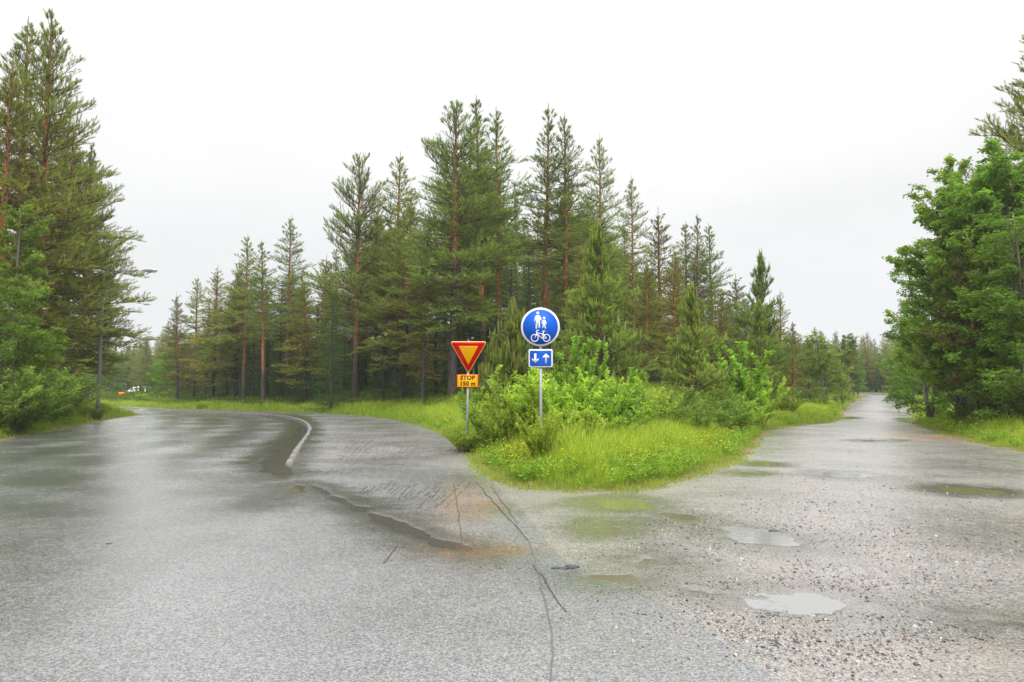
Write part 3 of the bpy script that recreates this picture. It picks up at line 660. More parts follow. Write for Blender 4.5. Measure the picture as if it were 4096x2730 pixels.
def make_pine(seed, H=14.0, cb=.35, R=2.3, dens=1.0, r0=.17, red=.3, candle=0.0, top=.75, green=(.085, .13, .03), el=(-.25, .72), brown=.06, nt=11, ssz=.19, dead=12, prof_pow=.85):
    rng = np.random.RandomState(seed)
    tr = MB(); TP = trunk_mesh(tr, H, r0, rng, red)
    lb = MB(); P = []; D = []; S = []; C = []; CP = []
    g = np.array(green) * (1.32, 1.30, 1.1)
    z = cb * H
    bcol = np.array((.17, .085, .05)); dcol = np.array((.12, .10, .09))
    while z < H * .985:
        u = (z - cb * H) / (H * (1 - cb))
        pr = min(1.0, (u + .10) / .26) ** .7 * (1 - u) ** prof_pow + .04 * (1 - u) + .018
        nb = rng.randint(4, 7)
        az0 = rng.rand() * 6.28
        for k in range(nb):
            L = R * pr * rng.uniform(.5, 1.3)
            if rng.rand() < .2: L *= .55
            if rng.rand() < .09 and u < .85: continue
            az = az0 + k * 6.28 / nb + rng.randn() * .25
            e0 = el[0] + (el[1] - el[0]) * u ** 1.3 + rng.randn() * .2; e0 += .25 * float(sst(.7, 1, u)); e1 = e0 + rng.uniform(-.05, .45) * (1 - .4 * u)
            p0, _ = lerp_path(TP, min(.999, (z + rng.randn() * .12) / H))
            B = path(p0, az, e0, e1, L, 6, rng)
            rb = .012 + .011 * L
            lb.tube(B, np.linspace(rb, .004, 7), 4, bcol * (1 - .45 * np.linspace(0, 1, 7)[:, None]) * (.8 + .3 * rng.rand()), cap=False)
            inner = (.34 - .2 * u) if L > 1 else .10; btint = rng.rand()
            step = .15 / dens / max(L, .3)
            s = inner; side = 1
            while s < 1.0:
                bp, bd = lerp_path(B, s)
                a2 = math.atan2(bd[1], bd[0]) + side * rng.uniform(.5, 1.1); side = -side
                e2 = math.asin(np.clip(bd[2], -1, 1)) + rng.uniform(-.25, .35)
                l2 = min(1.1, (1 - s) * .66 * L + .15) * rng.uniform(.6, 1.25)
                Q = path(bp, a2, e2, e2 + rng.uniform(.1, .6), l2, 3, rng, .14)
                if l2 > .3: lb.tube(Q, np.linspace(.007, .003, 4), 3, bcol * .55, cap=False)
                nsh = max(1, int(l2 / .105))
                tint = rng.rand()
                for q in range(nsh):
                    ss = (q + .7) / nsh
                    pp, dd = lerp_path(Q, min(ss, .999))
                    if q < nsh - 1:
                        a3 = math.atan2(dd[1], dd[0]) + (1 if q % 2 else -1) * rng.uniform(.3, 1.0); e3 = math.asin(np.clip(dd[2], -1, 1)) + rng.uniform(-.2, .8)
                        dd = unit(a3, e3)
                    P.append(pp); D.append(dd); S.append(ssz * (1 - .28 * u * (candle == 0)) * rng.uniform(.75, 1.25))
                    cc = g * (.8 + .5 * tint + .25 * btint) * rng.uniform(.8, 1.25)
                    if rng.rand() < brown * (1.6 if ss < .5 else .5) * (1.4 - u): cc = np.array((.16, .10, .028)) * rng.uniform(.6, 1.2)
                    elif ss > .6: cc = cc * np.array((1.25, 1.22, 1.0))
                    C.append(cc)
                    if candle and q == nsh - 1 and rng.rand() < candle: CP.append((pp + dd * .1, u))
                s += step
            pe, de = B[-1], B[-1] - B[-2]
            for q in range(4):
                P.append(pe - de * .25 * q); D.append(de / np.linalg.norm(de) + (0, 0, .5) + rng.randn(3) * .25); S.append(ssz * 1.15); C.append(g * 1.15)
            if candle: CP.append((pe + de * .15, u))
        z += (.25 + .12 * (1 - u)) * (1 + .7 * float(sst(.72, 1, u)) * (candle == 0)) * rng.uniform(.8, 1.25) / (dens ** .5) * (H / 14) ** .35
    tr.tube([TP[-1], np.array(TP[-1]) + (0, 0, .32)], [.010, .004], 4, [(.12, .11, .05)] * 2)
    for q in range(5):
        P.append(np.array(TP[-1]) - (0, 0, .13 * q - .18)); D.append(np.array((rng.randn() * .12, rng.randn() * .12, 1.0))); S.append(ssz * (.6 + .08 * q)); C.append(g * 1.1)
    for q in range(dead):
        zz_ = H * (cb * rng.uniform(.35, 1.05)); p0, _ = lerp_path(TP, zz_ / H)
        B = path(p0, rng.rand() * 6.28, rng.uniform(-.3, .25), rng.uniform(-.5, .5), rng.uniform(.5, 1.5) * R / 2, 5, rng, .16)
        lb.tube(B, np.linspace(.014, .004, 6), 3, dcol * rng.uniform(.7, 1.5), cap=False)
        for q2 in range(3):
            bp, bd = lerp_path(B, rng.uniform(.3, .95)); lb.tube(path(bp, rng.rand() * 6.28, rng.uniform(-.5, .5), 0, .35, 2, rng), [.006, .004, .003], 3, dcol, cap=False)
    tm = [shoot_template(nt, rng) for _ in range(1)]
    V, T, Cc = put_shoots(np.array(P), np.array(D), np.array(S), np.array(C), tm[0], rng)
    fm = MB(); fm.add(V, T, Cc)
    if CP:
        for pp, u in CP:
            for q in range(3 if rng.rand() < .4 else 1):
                h = rng.uniform(.13, .28) * (1 + .6 * u); o_ = rng.randn(3) * (.025, .025, .01)
                top_ = pp + o_ + np.array((rng.randn() * .012, rng.randn() * .012, h))
                fm.tube([pp + o_, (pp + o_ + top_) / 2, top_], [.014, .018, .006], 4, np.array((.27, .34, .075)) * rng.uniform(.8, 1.15), cap=False)
    return dict(trunk=tr.mesh('pine_trunk', M_BARK, True), branches=lb.mesh('pine_branches', M_BARK), crown=fm.mesh('pine_crown', M_NEEDLE), H=H, n=len(P))

def make_spruce(seed, H=9.0, R=1.7, green=(.055, .110, .028)):
    rng = np.random.RandomState(seed); tr = MB(); TP = trunk_mesh(tr, H, .11, rng, 2.0, rings=12, sides=7)
    lb = MB(); P = []; D = []; S = []; C = []; z = .05 * H; g = np.array(green)
    while z < H * .98:
        u = z / H; nb = rng.randint(5, 8); a0 = rng.rand() * 6.28
        for k in range(nb):
            L = R * ((1 - u) ** .9 + .04) * rng.uniform(.7, 1.15); az = a0 + k * 6.28 / nb + rng.randn() * .2
            p0, _ = lerp_path(TP, z / H); e0 = -.25 + .8 * u + rng.randn() * .08
            B = path(p0, az, e0, e0 + .15, L, 4, rng, .06)
            lb.tube(B, np.linspace(.012, .003, 5), 3, np.array((.07, .05, .035)), cap=False)
            s = .12
            while s < 1:
                bp, bd = lerp_path(B, s)
                for sg in (-1, 1):
                    az2 = math.atan2(bd[1], bd[0]) + sg * rng.uniform(.6, 1.0); l2 = min(.5, (1 - s) * .5 * L + .1)
                    Q = path(bp, az2, e0 - .2, e0 - .5, l2, 2, rng)
                    for q in range(max(1, int(l2 / .13))):
                        pp, dd = lerp_path(Q, min(.99, (q + .3) / max(1, l2 / .13)))
                        P.append(pp); D.append(dd + rng.randn(3) * .15); S.append(.2 * rng.uniform(.8, 1.2)); C.append(g * rng.uniform(.6, 1.35) * (1.3 if s > .75 else 1))
                s += .17 / max(.3, L)
        z += .26 * rng.uniform(.8, 1.2) * (H / 9) ** .5
    V, T, Cc = put_shoots(np.array(P), np.array(D), np.array(S), np.array(C), shoot_template(9, rng, .75, .28, .07), rng)
    fm = MB(); fm.add(V, T, Cc)
    return dict(trunk=tr.mesh('spruce_trunk', M_BARK, True), branches=lb.mesh('spruce_branches', M_BARK), crown=fm.mesh('spruce_crown', M_NEEDLE), H=H, n=len(P))

def leaves(fm, P, D, S, C, rng, droop=0):
    P = np.array(P); D = np.array(D); S = np.array(S); C = np.array(C)
    V, T, Cc = put_shoots(P, D, S, C, (LEAF_V, LEAF_T), rng); fm.add(V, T, Cc)
def make_broad(seed, H=6.0, R=2.0, green=(.13, .20, .03), leaf=.10, cb=.12, nl=9000, r0=.08, multi=1, birch=True, droop=-.1, up=.75, zs=.030):
    """trunk(s), limbs, twigs with single leaves along them"""
    rng = np.random.RandomState(seed); tr = MB(); lb = MB(); P = []; D = []; S = []; C = []; g = np.array(green)
    twigs = []
    for m_ in range(multi):
        sub_ = MB(); TP = trunk_mesh(sub_, H * rng.uniform(.8, 1) if m_ else H, r0 * (1 if m_ == 0 else .7), rng, 2.0, lean=0 if multi == 1 else rng.uniform(-.14, .14), birch=birch, rings=12, sides=7)
        off = np.array((rng.randn() * .12, rng.randn() * .12, 0)) * (multi > 1)
        TP = TP + off
        tr.add(sub_.v[0] + off, sub_.t[0], sub_.c[0])
        z = cb
        while z < .97:
            u = (z - cb) / (1 - cb)
            L = R * (math.sin(math.pi * min(1, .22 + .75 * u)) ** .7) * rng.uniform(.6, 1.1) * (1 - .35 * u)
            p0, _ = lerp_path(TP, z); az = rng.rand() * 6.28; e0 = rng.uniform(.15, up) + .4 * u
            B = path(p0, az, e0, e0 + rng.uniform(-.2, .3), L, 5, rng, .13)
            lb.tube(B, np.linspace(.010 + .008 * L, .004, 6), 4, np.array((.11, .085, .065)), cap=False)
            s = .22
            while s < 1:
                bp, bd = lerp_path(B, s); l2 = (.25 + .4 * rng.rand()) * (1.15 - .5 * s) * min(1, R / 1.2)
                a2 = math.atan2(bd[1], bd[0]) + rng.uniform(-1.3, 1.3); e2 = rng.uniform(-.2, .9)
                Q = path(bp, a2, e2, e2 + droop * 3, l2, 3, rng, .15); twigs.append((Q, l2))
                lb.tube(Q, [.005, .004, .003, .002], 3, np.array((.10, .08, .05)), cap=False)
                s += .16 / max(.35, L) * 1.2
            z += zs * rng.uniform(.7, 1.3)
    per = max(2, int(nl / len(twigs)))
    for Q, l2 in twigs:
        tint = rng.uniform(.7, 1.3)
        for q in range(per):
            pp, dd = lerp_path(Q, min(.999, rng.rand() ** .7)); a = rng.rand() * 6.28
            P.append(pp + rng.randn(3) * .05); D.append(dd * .6 + unit(a, rng.uniform(-.9, .5))); S.append(leaf * rng.uniform(.6, 1.25)); C.append(g * tint * rng.uniform(.8, 1.25))
    fm = MB(); leaves(fm, P, D, S, C, rng)
    return dict(trunk=tr.mesh('broadleaf_trunk', M_BARK, True), branches=lb.mesh('broadleaf_branches', M_BARK), crown=fm.mesh('broadleaf_crown', M_LEAF), H=H, n=len(P))
def make_bush(seed, H=1.4, R=.65, green=(.17, .27, .035), leaf=.050, stems=30, nl=11000, narrow=1.0, catkin=False):
    rng = np.random.RandomState(seed); lb = MB(); P = []; D = []; S = []; C = []; g = np.array(green); tw = []
    for k in range(stems):
        az = rng.rand() * 6.28; e0 = rng.uniform(.75, 1.5); r_ = rng.rand() ** .5 * .25 * R
        e1 = e0 - rng.uniform(0, .35); L = H / max(.55, math.sin((e0 + e1) / 2)) * rng.uniform(.6, 1.05); L = min(L, H * 1.3)
        B = path((math.cos(az) * r_, math.sin(az) * r_, -.05), az, e0, e1 * R / H * 1.2 if R > H else e1, L, 6, rng, .1)
        lb.tube(B, np.linspace(.011, .003, 7), 4, np.array((.12, .085, .05)) * rng.uniform(.7, 1.3), cap=False); tw.append((B[2:], L * .66, 1.0))
        for q in range(8):
            bp, bd = lerp_path(B, rng.uniform(.2, .97)); l2 = rng.uniform(.15, .42) * (H / 1.4) ** .5
            Q = path(bp, rng.rand() * 6.28, rng.uniform(.1, 1.0), rng.uniform(.5, 1.3), l2, 3, rng, .1); tw.append((Q, l2, 1.0))
            lb.tube(Q, [.005, .004, .003, .002], 3, np.array((.11, .085, .04)), cap=False)
    tot = sum(x[1] for x in tw)
    for Q, l2, _ in tw:
        tint = rng.uniform(.72, 1.3)
        for q in range(max(2, int(nl * l2 / tot))):
            s = rng.rand() ** .75; pp, dd = lerp_path(Q, min(s, .999)); a = rng.rand() * 6.28
            P.append(pp + rng.randn(3) * .018); D.append(dd * 1.0 + unit(a, rng.uniform(-.5, .6))); S.append(leaf * rng.uniform(.6, 1.3))
            C.append(g * tint * rng.uniform(.8, 1.2) * (1.2 if s > .85 else 1.0) + (np.array((.03, .03, .03)) if rng.rand() < .05 else 0))
    P = np.array(P); f = np.array((R / np.percentile(np.hypot(P[:, 0], P[:, 1]), 95),) * 2 + (H / np.percentile(P[:, 2], 99.6),))
    P = P * f; lb.v = [v * f for v in lb.v]
    fm = MB(); leaves(fm, P, D, S, C, rng)
    return dict(branches=lb.mesh('bush_stems', M_BARK), crown=fm.mesh('bush_leaves', M_LEAF), H=H, n=len(P))

KINDS = {}; DBG = []
KINDS['pineA'] = make_pine(1, 15, .37, 2.7, 1.08, .16, .27, green=(.112, .150, .042))
KINDS['pineB'] = make_pine(2, 15, .27, 3.4, 1.25, .21, .5, green=(.122, .170, .044), top=.8, prof_pow=.6)
KINDS['pineC'] = make_pine(3, 15, .42, 2.0, 1.05, .14, .24, green=(.108, .148, .042), el=(-.05, .8))
KINDS['pineD'] = make_pine(4, 14, .18, 2.8, 1.1, .17, .4, brown=.16, green=(.128, .145, .038))
KINDS['pineE'] = make_pine(5, 13, .32, 3.0, 1.1, .17, .26, green=(.108, .148, .042), el=(.1, .8), prof_pow=.5)
KINDS['pineL'] = make_pine(6, 14, .18, 3.5, 1.25, .2, .28, green=(.110, .138, .038), brown=.12, el=(-.28, .95), prof_pow=.8, dead=20)
KINDS['pineR'] = make_pine(16, 10, .22, 2.6, 1.1, .13, .28, green=(.10, .125, .032), brown=.75, el=(-.15, .7))
KINDS['youngA'] = make_pine(7, 6.5, .06, 1.9, 1.25, .08, .4, candle=.16, green=(.112, .168, .045), el=(.1, .95), brown=.04, dead=0, nt=12)
KINDS['youngB'] = make_pine(8, 3.6, .05, 1.25, 1.5, .05, .6, candle=.4, green=(.12, .185, .048), el=(.25, 1.0), brown=.0, dead=0, nt=12, ssz=.14)
KINDS['spruceA'] = make_spruce(11)
KINDS['spruceB'] = make_spruce(12, 7, 1.6)
KINDS['birchA'] = make_broad(21, 7, 1.9, (.165, .24, .038), .075, .1, 26000, .06)
KINDS['birchB'] = make_broad(22, 5.5, 1.6, (.18, .29, .042), .08, .08, 18000, .05, multi=2)
KINDS['leafy'] = make_broad(23, 8.5, 3.1, (.205, .315, .045), .105, .12, 85000, .09, multi=3, up=.8, zs=.020)
KINDS['bushA'] = make_bush(31, 1.4, .7, (.29, .41, .05))
KINDS['bushB'] = make_bush(32, 1.1, .78, (.26, .37, .052), .045, 32, 11500)
KINDS['bushC'] = make_bush(33, 1.9, .45, (.24, .37, .05), .06, 16, 6500)
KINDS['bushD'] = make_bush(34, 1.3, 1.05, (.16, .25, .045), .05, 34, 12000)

def build(kind, name, loc, rz, sx, sz, label, cat, group):
    DBG.append((float(sdroad(np.array([loc[0]]), np.array([loc[1]]))[0]), name, label, loc))
    K = KINDS[kind]
    o = empty(name, loc, label, cat, group, rz); o.scale = (sx, sx, sz)
    if 'trunk' in K: link('trunk', K['trunk'], o)
    link('branches' if 'trunk' in K else 'stems', K['branches'], o)
    link('crown' if 'trunk' in K else 'foliage', K['crown'], o)
    return o
RND = random.Random(77)
def tree(kind, name, px, Y, top, wf, label, cat, group=None, rz=None, tilt=0):
    x = XY(px, Y); z = z1(x, Y); zt = ZAT(top, Y); H = zt - z; K = KINDS[kind]; s = H / K['H']
    o = build(kind, name, (x, Y, z), RND.uniform(0, 6.28) if rz is None else rz, s * wf, s, label, cat, group)
    o.rotation_euler = (RND.gauss(0, .016), RND.gauss(0, .016), o.rotation_euler[2])
    return o

# ------------------------------------------------------------------ trees seen one by one
FR = 'pines along the forest edge between the roads'
T = [
 ('pineL', 'pine_tree', 70, 33, 45, .95, 'tallest of the left roadside pines, red upper trunk and long bare top', 'pine tree', 'pines left of the main road'),
 ('pineA', 'pine_tree', 34, 35, 62, 1.1, 'slimmer pine just left of the tallest left roadside pine', 'pine tree', 'pines left of the main road'),
 ('pineD', 'pine_tree', -22, 30, 135, 1.15, 'pine cut by the left edge of the photo', 'pine tree', 'pines left of the main road'),
 ('pineL', 'pine_tree', 178, 40, 345, .72, 'left roadside pine nearest the road, long branches reaching over it', 'pine tree', 'pines left of the main road'),
 ('pineD', 'pine_tree', 142, 42, 300, 1.35, 'dark trunked pine between the overhanging pine and the tallest left one', 'pine tree', 'pines left of the main road'),
 ('pineD', 'pine_tree', 100, 44, 260, 1.4, 'pine standing deeper behind the left roadside pines', 'pine tree', 'pines left of the main road'),
 ('spruceA', 'spruce_tree', 40, 46, 420, 1.3, 'dark spruce hidden behind the left roadside pines', 'spruce tree', None),
 ('birchA', 'birch_tree', 15, 28, 480, 1.1, 'leafy birch at the left edge in front of the pines', 'birch tree', None),
 ('birchA', 'birch_tree', 72, 32, 640, .95, 'leafy birch drooping beside the left pine trunks', 'birch tree', None),
 ('birchB', 'birch_tree', -10, 25, 640, 1.3, 'low birch filling the left edge above the bushes', 'birch tree', None),
 # centre wood, left to right
 ('pineD', 'pine_tree', 408, 68, 676, 1.0, 'short dark pine ending the central wood on the left', 'pine tree', FR),
 ('birchB', 'birch_tree', 372, 76, 800, 1.2, 'pale green birch at the left foot of the central wood', 'birch tree', None),
 ('pineA', 'pine_tree', 445, 70, 640, 1.2, 'pine second from the left end of the central wood', 'pine tree', FR),
 ('pineD', 'pine_tree', 487, 65, 614, 1.15, 'red stemmed pine left of the tall pointed pair', 'pine tree', FR),
 ('pineD', 'pine_tree', 534, 63, 600, 1.0, 'thin reddish pine touching the left side of a taller dark stemmed one', 'pine tree', FR),
 ('pineA', 'pine_tree', 559, 61, 545, 1.1, 'pointed dark stemmed pine where the road bends away', 'pine tree', FR),
 ('pineC', 'pine_tree', 605, 57, 558, 1.25, 'slim dark stemmed pine close to the bend of the path', 'pine tree', FR),
 ('pineA', 'pine_tree', 657, 60, 500, 1.05, 'pine with a free standing crown and orange grey stem above the path bend', 'pine tree', FR),
 ('pineC', 'pine_tree', 679, 66, 620, 1.3, 'thin red stemmed pine right behind the free standing one', 'pine tree', FR),
 ('pineD', 'pine_tree', 742, 62, 590, 1.3, 'bushy low pine between the free standing pine and the broad red one', 'pine tree', FR),
 ('pineE', 'pine_tree', 817, 52, 373, 1.0, 'broad crowned pine with a long straight red stem', 'pine tree', FR),
 ('pineA', 'pine_tree', 902, 54, 365, 1.15, 'pine with a twin tip between the broad red one and the great central one', 'pine tree', FR),
 ('pineD', 'pine_tree', 862, 58, 470, 1.3, 'dense pine filling the gap behind the broad red stemmed one', 'pine tree', FR),
 ('pineB', 'pine_tree', 1038, 42, 250, 1.12, 'great dense pine in the centre with a thick dark stem', 'pine tree', FR),
 ('pineD', 'pine_tree', 970, 42, 500, .75, 'short black stemmed pine standing forward on the grass bank', 'pine tree', FR),
 ('pineC', 'pine_tree', 1112, 46, 235, 1.25, 'tallest slender pine right of the great central one', 'pine tree', FR),
 ('pineC', 'pine_tree', 1148, 48, 252, 1.3, 'tall slender pine whose red stem rises above the yield sign', 'pine tree', FR),
 ('pineC', 'pine_tree', 1187, 54, 440, 1.0, 'thin light crowned pine in the gap between the tall groups', 'pine tree', FR),
 ('pineC', 'pine_tree', 1250, 46, 258, 1.15, 'narrow pine rising straight above the round blue sign', 'pine tree', FR),
 ('pineA', 'pine_tree', 1303, 45, 264, .95, 'tall red stemmed pine just right of the round blue sign', 'pine tree', FR),
 ('pineA', 'pine_tree', 1384, 49, 320, .9, 'pine behind the dense young pine, tip standing above it', 'pine tree', FR),
 ('pineA', 'pine_tree', 1462, 41, 412, .85, 'pointed pine with an orange stem right of the dense young pine', 'pine tree', FR),
 ('pineD', 'pine_tree', 1520, 43, 485, 1.2, 'yellowish bushy pine sloping down the right side of the wood', 'pine tree', FR),
 ('youngA', 'young_pine', 1386, 27, 530, 1.1, 'dense young pine with pale upright shoots behind the bushes', 'young pine', 'young pines'),
 ('pineC', 'pine_tree', 1580, 58, 515, 1.35, 'left one of three slim pines standing together', 'pine tree', 'three slim pines in a row'),
 ('pineC', 'pine_tree', 1606, 57, 498, 1.05, 'middle and tallest of three slim pines standing together', 'pine tree', 'three slim pines in a row'),
 ('pineC', 'pine_tree', 1641, 58, 520, 1.2, 'right one of three slim pines standing together', 'pine tree', 'three slim pines in a row'),
 ('youngA', 'young_pine', 1600, 25, 665, 1.12, 'young pine with yellow green candles in front of three slim pines', 'young pine', 'young pines'),
 ('youngB', 'young_pine', 1178, 22, 722, 1.05, 'small young pine with pale candles between the two road signs', 'young pine', 'young pines'),
 ('youngB', 'young_pine', 1275, 25, 800, .8, 'low young pine peeping out right of the blue sign', 'young pine', 'young pines'),
 ('youngB', 'young_pine', 1130, 23, 800, .9, 'low young pine just right of the yield sign', 'young pine', 'young pines'),
 ('pineD', 'pine_tree', 1488, 35, 600, 1.1, 'low olive pine in front of the pointed orange stemmed one', 'pine tree', FR),
 ('pineD', 'pine_tree', 1548, 38, 570, 1.1, 'second bushy pine on the right slope of the wood', 'pine tree', FR),
 ('pineD', 'pine_tree', 1662, 44, 660, 1.2, 'round topped pine just right of the candle pine', 'pine tree', FR),
 ('pineD', 'pine_tree', 1330, 37, 560, 1.0, 'olive pine filling the gap behind the tall sapling bush', 'pine tree', FR),
 ('pineD', 'pine_tree', 925, 47, 440, 1.2, 'bushy pine pressed against the left side of the great central one', 'pine tree', FR),
 ('pineD', 'pine_tree', 700, 57, 640, 1.3, 'low bushy pine right of the free standing one', 'pine tree', FR),
 ('pineD', 'pine_tree', 1700, 56, 632, 1.45, 'bushy olive pine right of the three slim ones', 'pine tree', FR),
 ('youngA', 'young_pine', 1752, 40, 595, .85, 'young pine with a forked leader above the right shrubs', 'young pine', 'young pines'),
 ('youngA', 'young_pine', 1746, 33, 700, .95, 'young pine with pale shoots below the forked one', 'young pine', 'young pines'),
 ('pineD', 'pine_tree', 1795, 44, 668, .95, 'rounded pine at the right end of the wood', 'pine tree', FR),
 ('pineC', 'pine_tree', 1824, 42, 742, 1.8, 'thin stemmed pine nearest the right gravel road', 'pine tree', FR),
 ('pineD', 'pine_tree', 1862, 60, 768, 1.2, 'small pine between the rounded pine and the bright green birch', 'pine tree', FR),
 ('birchB', 'birch_tree', 1903, 56, 764, 1.4, 'bright green birch left of the gravel road', 'birch tree', None),
 ('birchA', 'birch_tree', 1952, 72, 772, 1.3, 'duller birch beyond the bright green one', 'birch tree', None),
 ('youngB', 'young_pine', 1935, 62, 838, 1.0, 'small conifer beside the gravel road below the birches', 'young pine', 'young pines'),
 ('birchB', 'birch_tree', 2062, 70, 785, 1.1, 'light green birch on the right side of the far gravel road', 'birch tree', None),
 ('birchB', 'birch_tree', 2102, 50, 740, 1.1, 'leafy birch between the far road and the big leafy tree', 'birch tree', None),
 # right side
 ('leafy', 'leafy_tree', 2205, 29, 385, .95, 'big leafy tree with several pale stems right of the gravel road', 'leafy tree', None, 2.1),
 ('leafy', 'leafy_tree', 2325, 27, 345, .95, 'second big leafy tree cut by the right edge', 'leafy tree', None),
 ('birchA', 'birch_tree', 2318, 25, 560, 1.1, 'small leaved birch hanging before the right edge trees', 'birch tree', None),
 ('birchB', 'birch_tree', 2152, 34, 600, 1.1, 'bright small tree at the left foot of the big leafy tree', 'birch tree', None),
 ('birchB', 'birch_tree', 2380, 24, 500, 1.3, 'leafy birch cut by the right edge of the photo', 'birch tree', None),
 ('pineL', 'pine_tree', 2430, 29, 60, 1.2, 'pine at the right edge stretching long bare branches to the left', 'pine tree', None),
 ('pineR', 'pine_tree', 2250, 26.3, 500, .85, 'brownish pine inside the leafy trees on the right', 'pine tree', None),
 ('spruceA', 'spruce_tree', 2290, 33, 560, 1.6, 'dark spruce behind the right edge shrubs', 'spruce tree', None),
 ('spruceB', 'spruce_tree', 2350, 29, 620, 1.6, 'dark spruce at the right edge under the leafy trees', 'spruce tree', None),
]
for a in T: tree(*a)

# forest behind the front row
FRONT = [(408, 'short dark left end pine'), (487, 'red stemmed pine near the left end'), (559, 'pointed dark stemmed pine'), (605, 'slim dark stemmed pine at the bend'), (657, 'free standing pine above the path bend'), (742, 'bushy low pine'), (817, 'broad crowned red stemmed pine'),
         (902, 'twin tipped pine'), (970, 'short black stemmed pine'), (1040, 'great dense central pine'), (1112, 'tallest slender pine'), (1180, 'yield sign'), (1250, 'round blue sign'), (1303, 'red stemmed pine by the blue sign'), (1386, 'dense young pine'), (1462, 'pointed orange stemmed pine'),
         (1520, 'yellowish bushy pine'), (1606, 'three slim pines'), (1700, 'bushy olive pine'), (1795, 'rounded right end pine')]
WHO = {}
ORD = ['nearest', 'second', 'third', 'fourth', 'fifth', 'sixth', 'seventh', 'eighth', 'ninth', 'tenth', 'eleventh', 'twelfth']
def deep(o, px, Y, word): WHO.setdefault((min(FRONT, key=lambda f: abs(f[0] - px))[1], word), []).append((Y, o))
g_ = np.random.RandomState(5)
cnt = 0
occ = []
for k in range(1600):
    if cnt >= 95: break
    Y = g_.uniform(40, 92); px = g_.uniform(385, 1830); x = XY(px, Y)
    sdv = float(sdroad(np.array([x]), np.array([Y]))[0])
    if sdv < 4.5: continue
    if any((x - a) ** 2 + (Y - b_) ** 2 < 2.6 for a, b_ in occ): continue
    occ.append((x, Y)); cnt += 1
    # skyline of the photograph limits the height
    sky_x = [360, 480, 560, 600, 665, 720, 760, 820, 900, 940, 1020, 1100, 1150, 1185, 1215, 1245, 1300, 1380, 1460, 1540, 1600, 1650, 1700, 1760, 1830]
    sky_y = [700, 650, 610, 620, 600, 640, 560, 480, 430, 400, 330, 330, 400, 520, 470, 400, 380, 430, 500, 570, 600, 610, 660, 690, 760]
    ys = np.interp(px, sky_x, sky_y) + g_.uniform(15, 110)
    kd = g_.choice(['pineA', 'pineC', 'pineD', 'spruceA', 'spruceB', 'pineC', 'spruceA', 'pineB'])
    if kd.startswith('spruce'):
        ys = max(ys, 700 - g_.uniform(0, 110)) ; nm, lb_, ct, gp = 'spruce_tree', 'dark spruce in the shade behind the front row of pines', 'spruce tree', 'spruces inside the central wood'
    else: nm, lb_, ct, gp = 'pine_tree', 'background pine deep in the wood behind the front row', 'pine tree', 'pines inside the central wood'
    H = ZAT(ys, Y) - z1(x, Y); K = KINDS[kd]; s = H / K['H']
    if H < 3: continue
    deep(build(kd, nm, (x, Y, z1(x, Y)), g_.uniform(0, 6.28), max(s, .55) * g_.uniform(1.0, 1.35), s, lb_, ct, gp), px, Y, ct.split()[0])
# low dark spruces straight behind the front row
for k, (px, Y) in enumerate([(700, 56), (760, 50), (880, 48), (930, 46), (1000, 44), (1080, 48), (1170, 50), (1215, 44), (1420, 48), (1480, 46), (640, 60), (580, 62), (520, 66), (1340, 47), (1560, 50), (610, 66), (670, 68), (725, 60), (790, 62), (840, 60), (905, 58), (955, 54), (1020, 52), (1055, 56), (1125, 55), (1250, 53), (1290, 56), (1400, 56), (1450, 55), (1530, 56), (545, 70), (470, 72), (430, 74)]):
    x = XY(px, Y); s = (.75 + .3 * ((k * 37) % 10) / 10)
    deep(build('spruceA' if k % 2 else 'spruceB', 'spruce_tree', (x, Y, z1(x, Y)), k * 1.3, s * 1.2, s, 'dark spruce', 'spruce tree', 'spruces inside the central wood'), px, Y, 'spruce')

for (who, word), L_ in WHO.items():
    for q, (Y, o) in enumerate(sorted(L_, key=lambda v: v[0])):
        o['label'] = '%s %s in the wood behind the %s' % (ORD[min(q, 11)] if q else 'nearest', word, who)
# trees left, beyond the road bend, and beyond the right road
TF = [
 ('birchA', 'birch_tree', 262, 100, 836, 1.6, 'round pale tree beyond the bend, behind the near street lamp', 'birch tree'),
 ('birchB', 'birch_tree', 240, 112, 810, 1.7, 'pale tree beyond the bend, just left of the far lamp', 'birch tree'),
 ('birchA', 'birch_tree', 288, 120, 838, 1.6, 'dull green round tree above the white roof beyond the bend', 'birch tree'),
 ('birchB', 'birch_tree', 212, 95, 845, 1.5, 'low pale tree behind the stop sign', 'birch tree'),
 ('pineD', 'pine_tree', 340, 105, 800, 1.5, 'hazy conical tree in the gap left of the central wood', 'pine tree'),
 ('birchB', 'birch_tree', 352, 84, 836, 1.3, 'light green birch beside the dark shelter', 'birch tree'),
 ('birchA', 'birch_tree', 322, 125, 850, 1.3, 'low hazy tree between the round sign back and the hill', 'birch tree'),
 ('birchB', 'birch_tree', 1972, 92, 800, 1.0, 'distant birch left of the vanishing gravel road', 'birch tree'),
 ('pineC', 'pine_tree', 1962, 84, 770, 1.5, 'distant pine left of the vanishing gravel road', 'pine tree'),
 ('birchB', 'birch_tree', 2082, 78, 796, 1.0, 'distant birch right of the vanishing gravel road', 'birch tree'),
 ('pineD', 'pine_tree', 1925, 84, 760, 1.2, 'distant pine peeping over the bright green birch', 'pine tree'),
]
for a in TF: tree(*a)

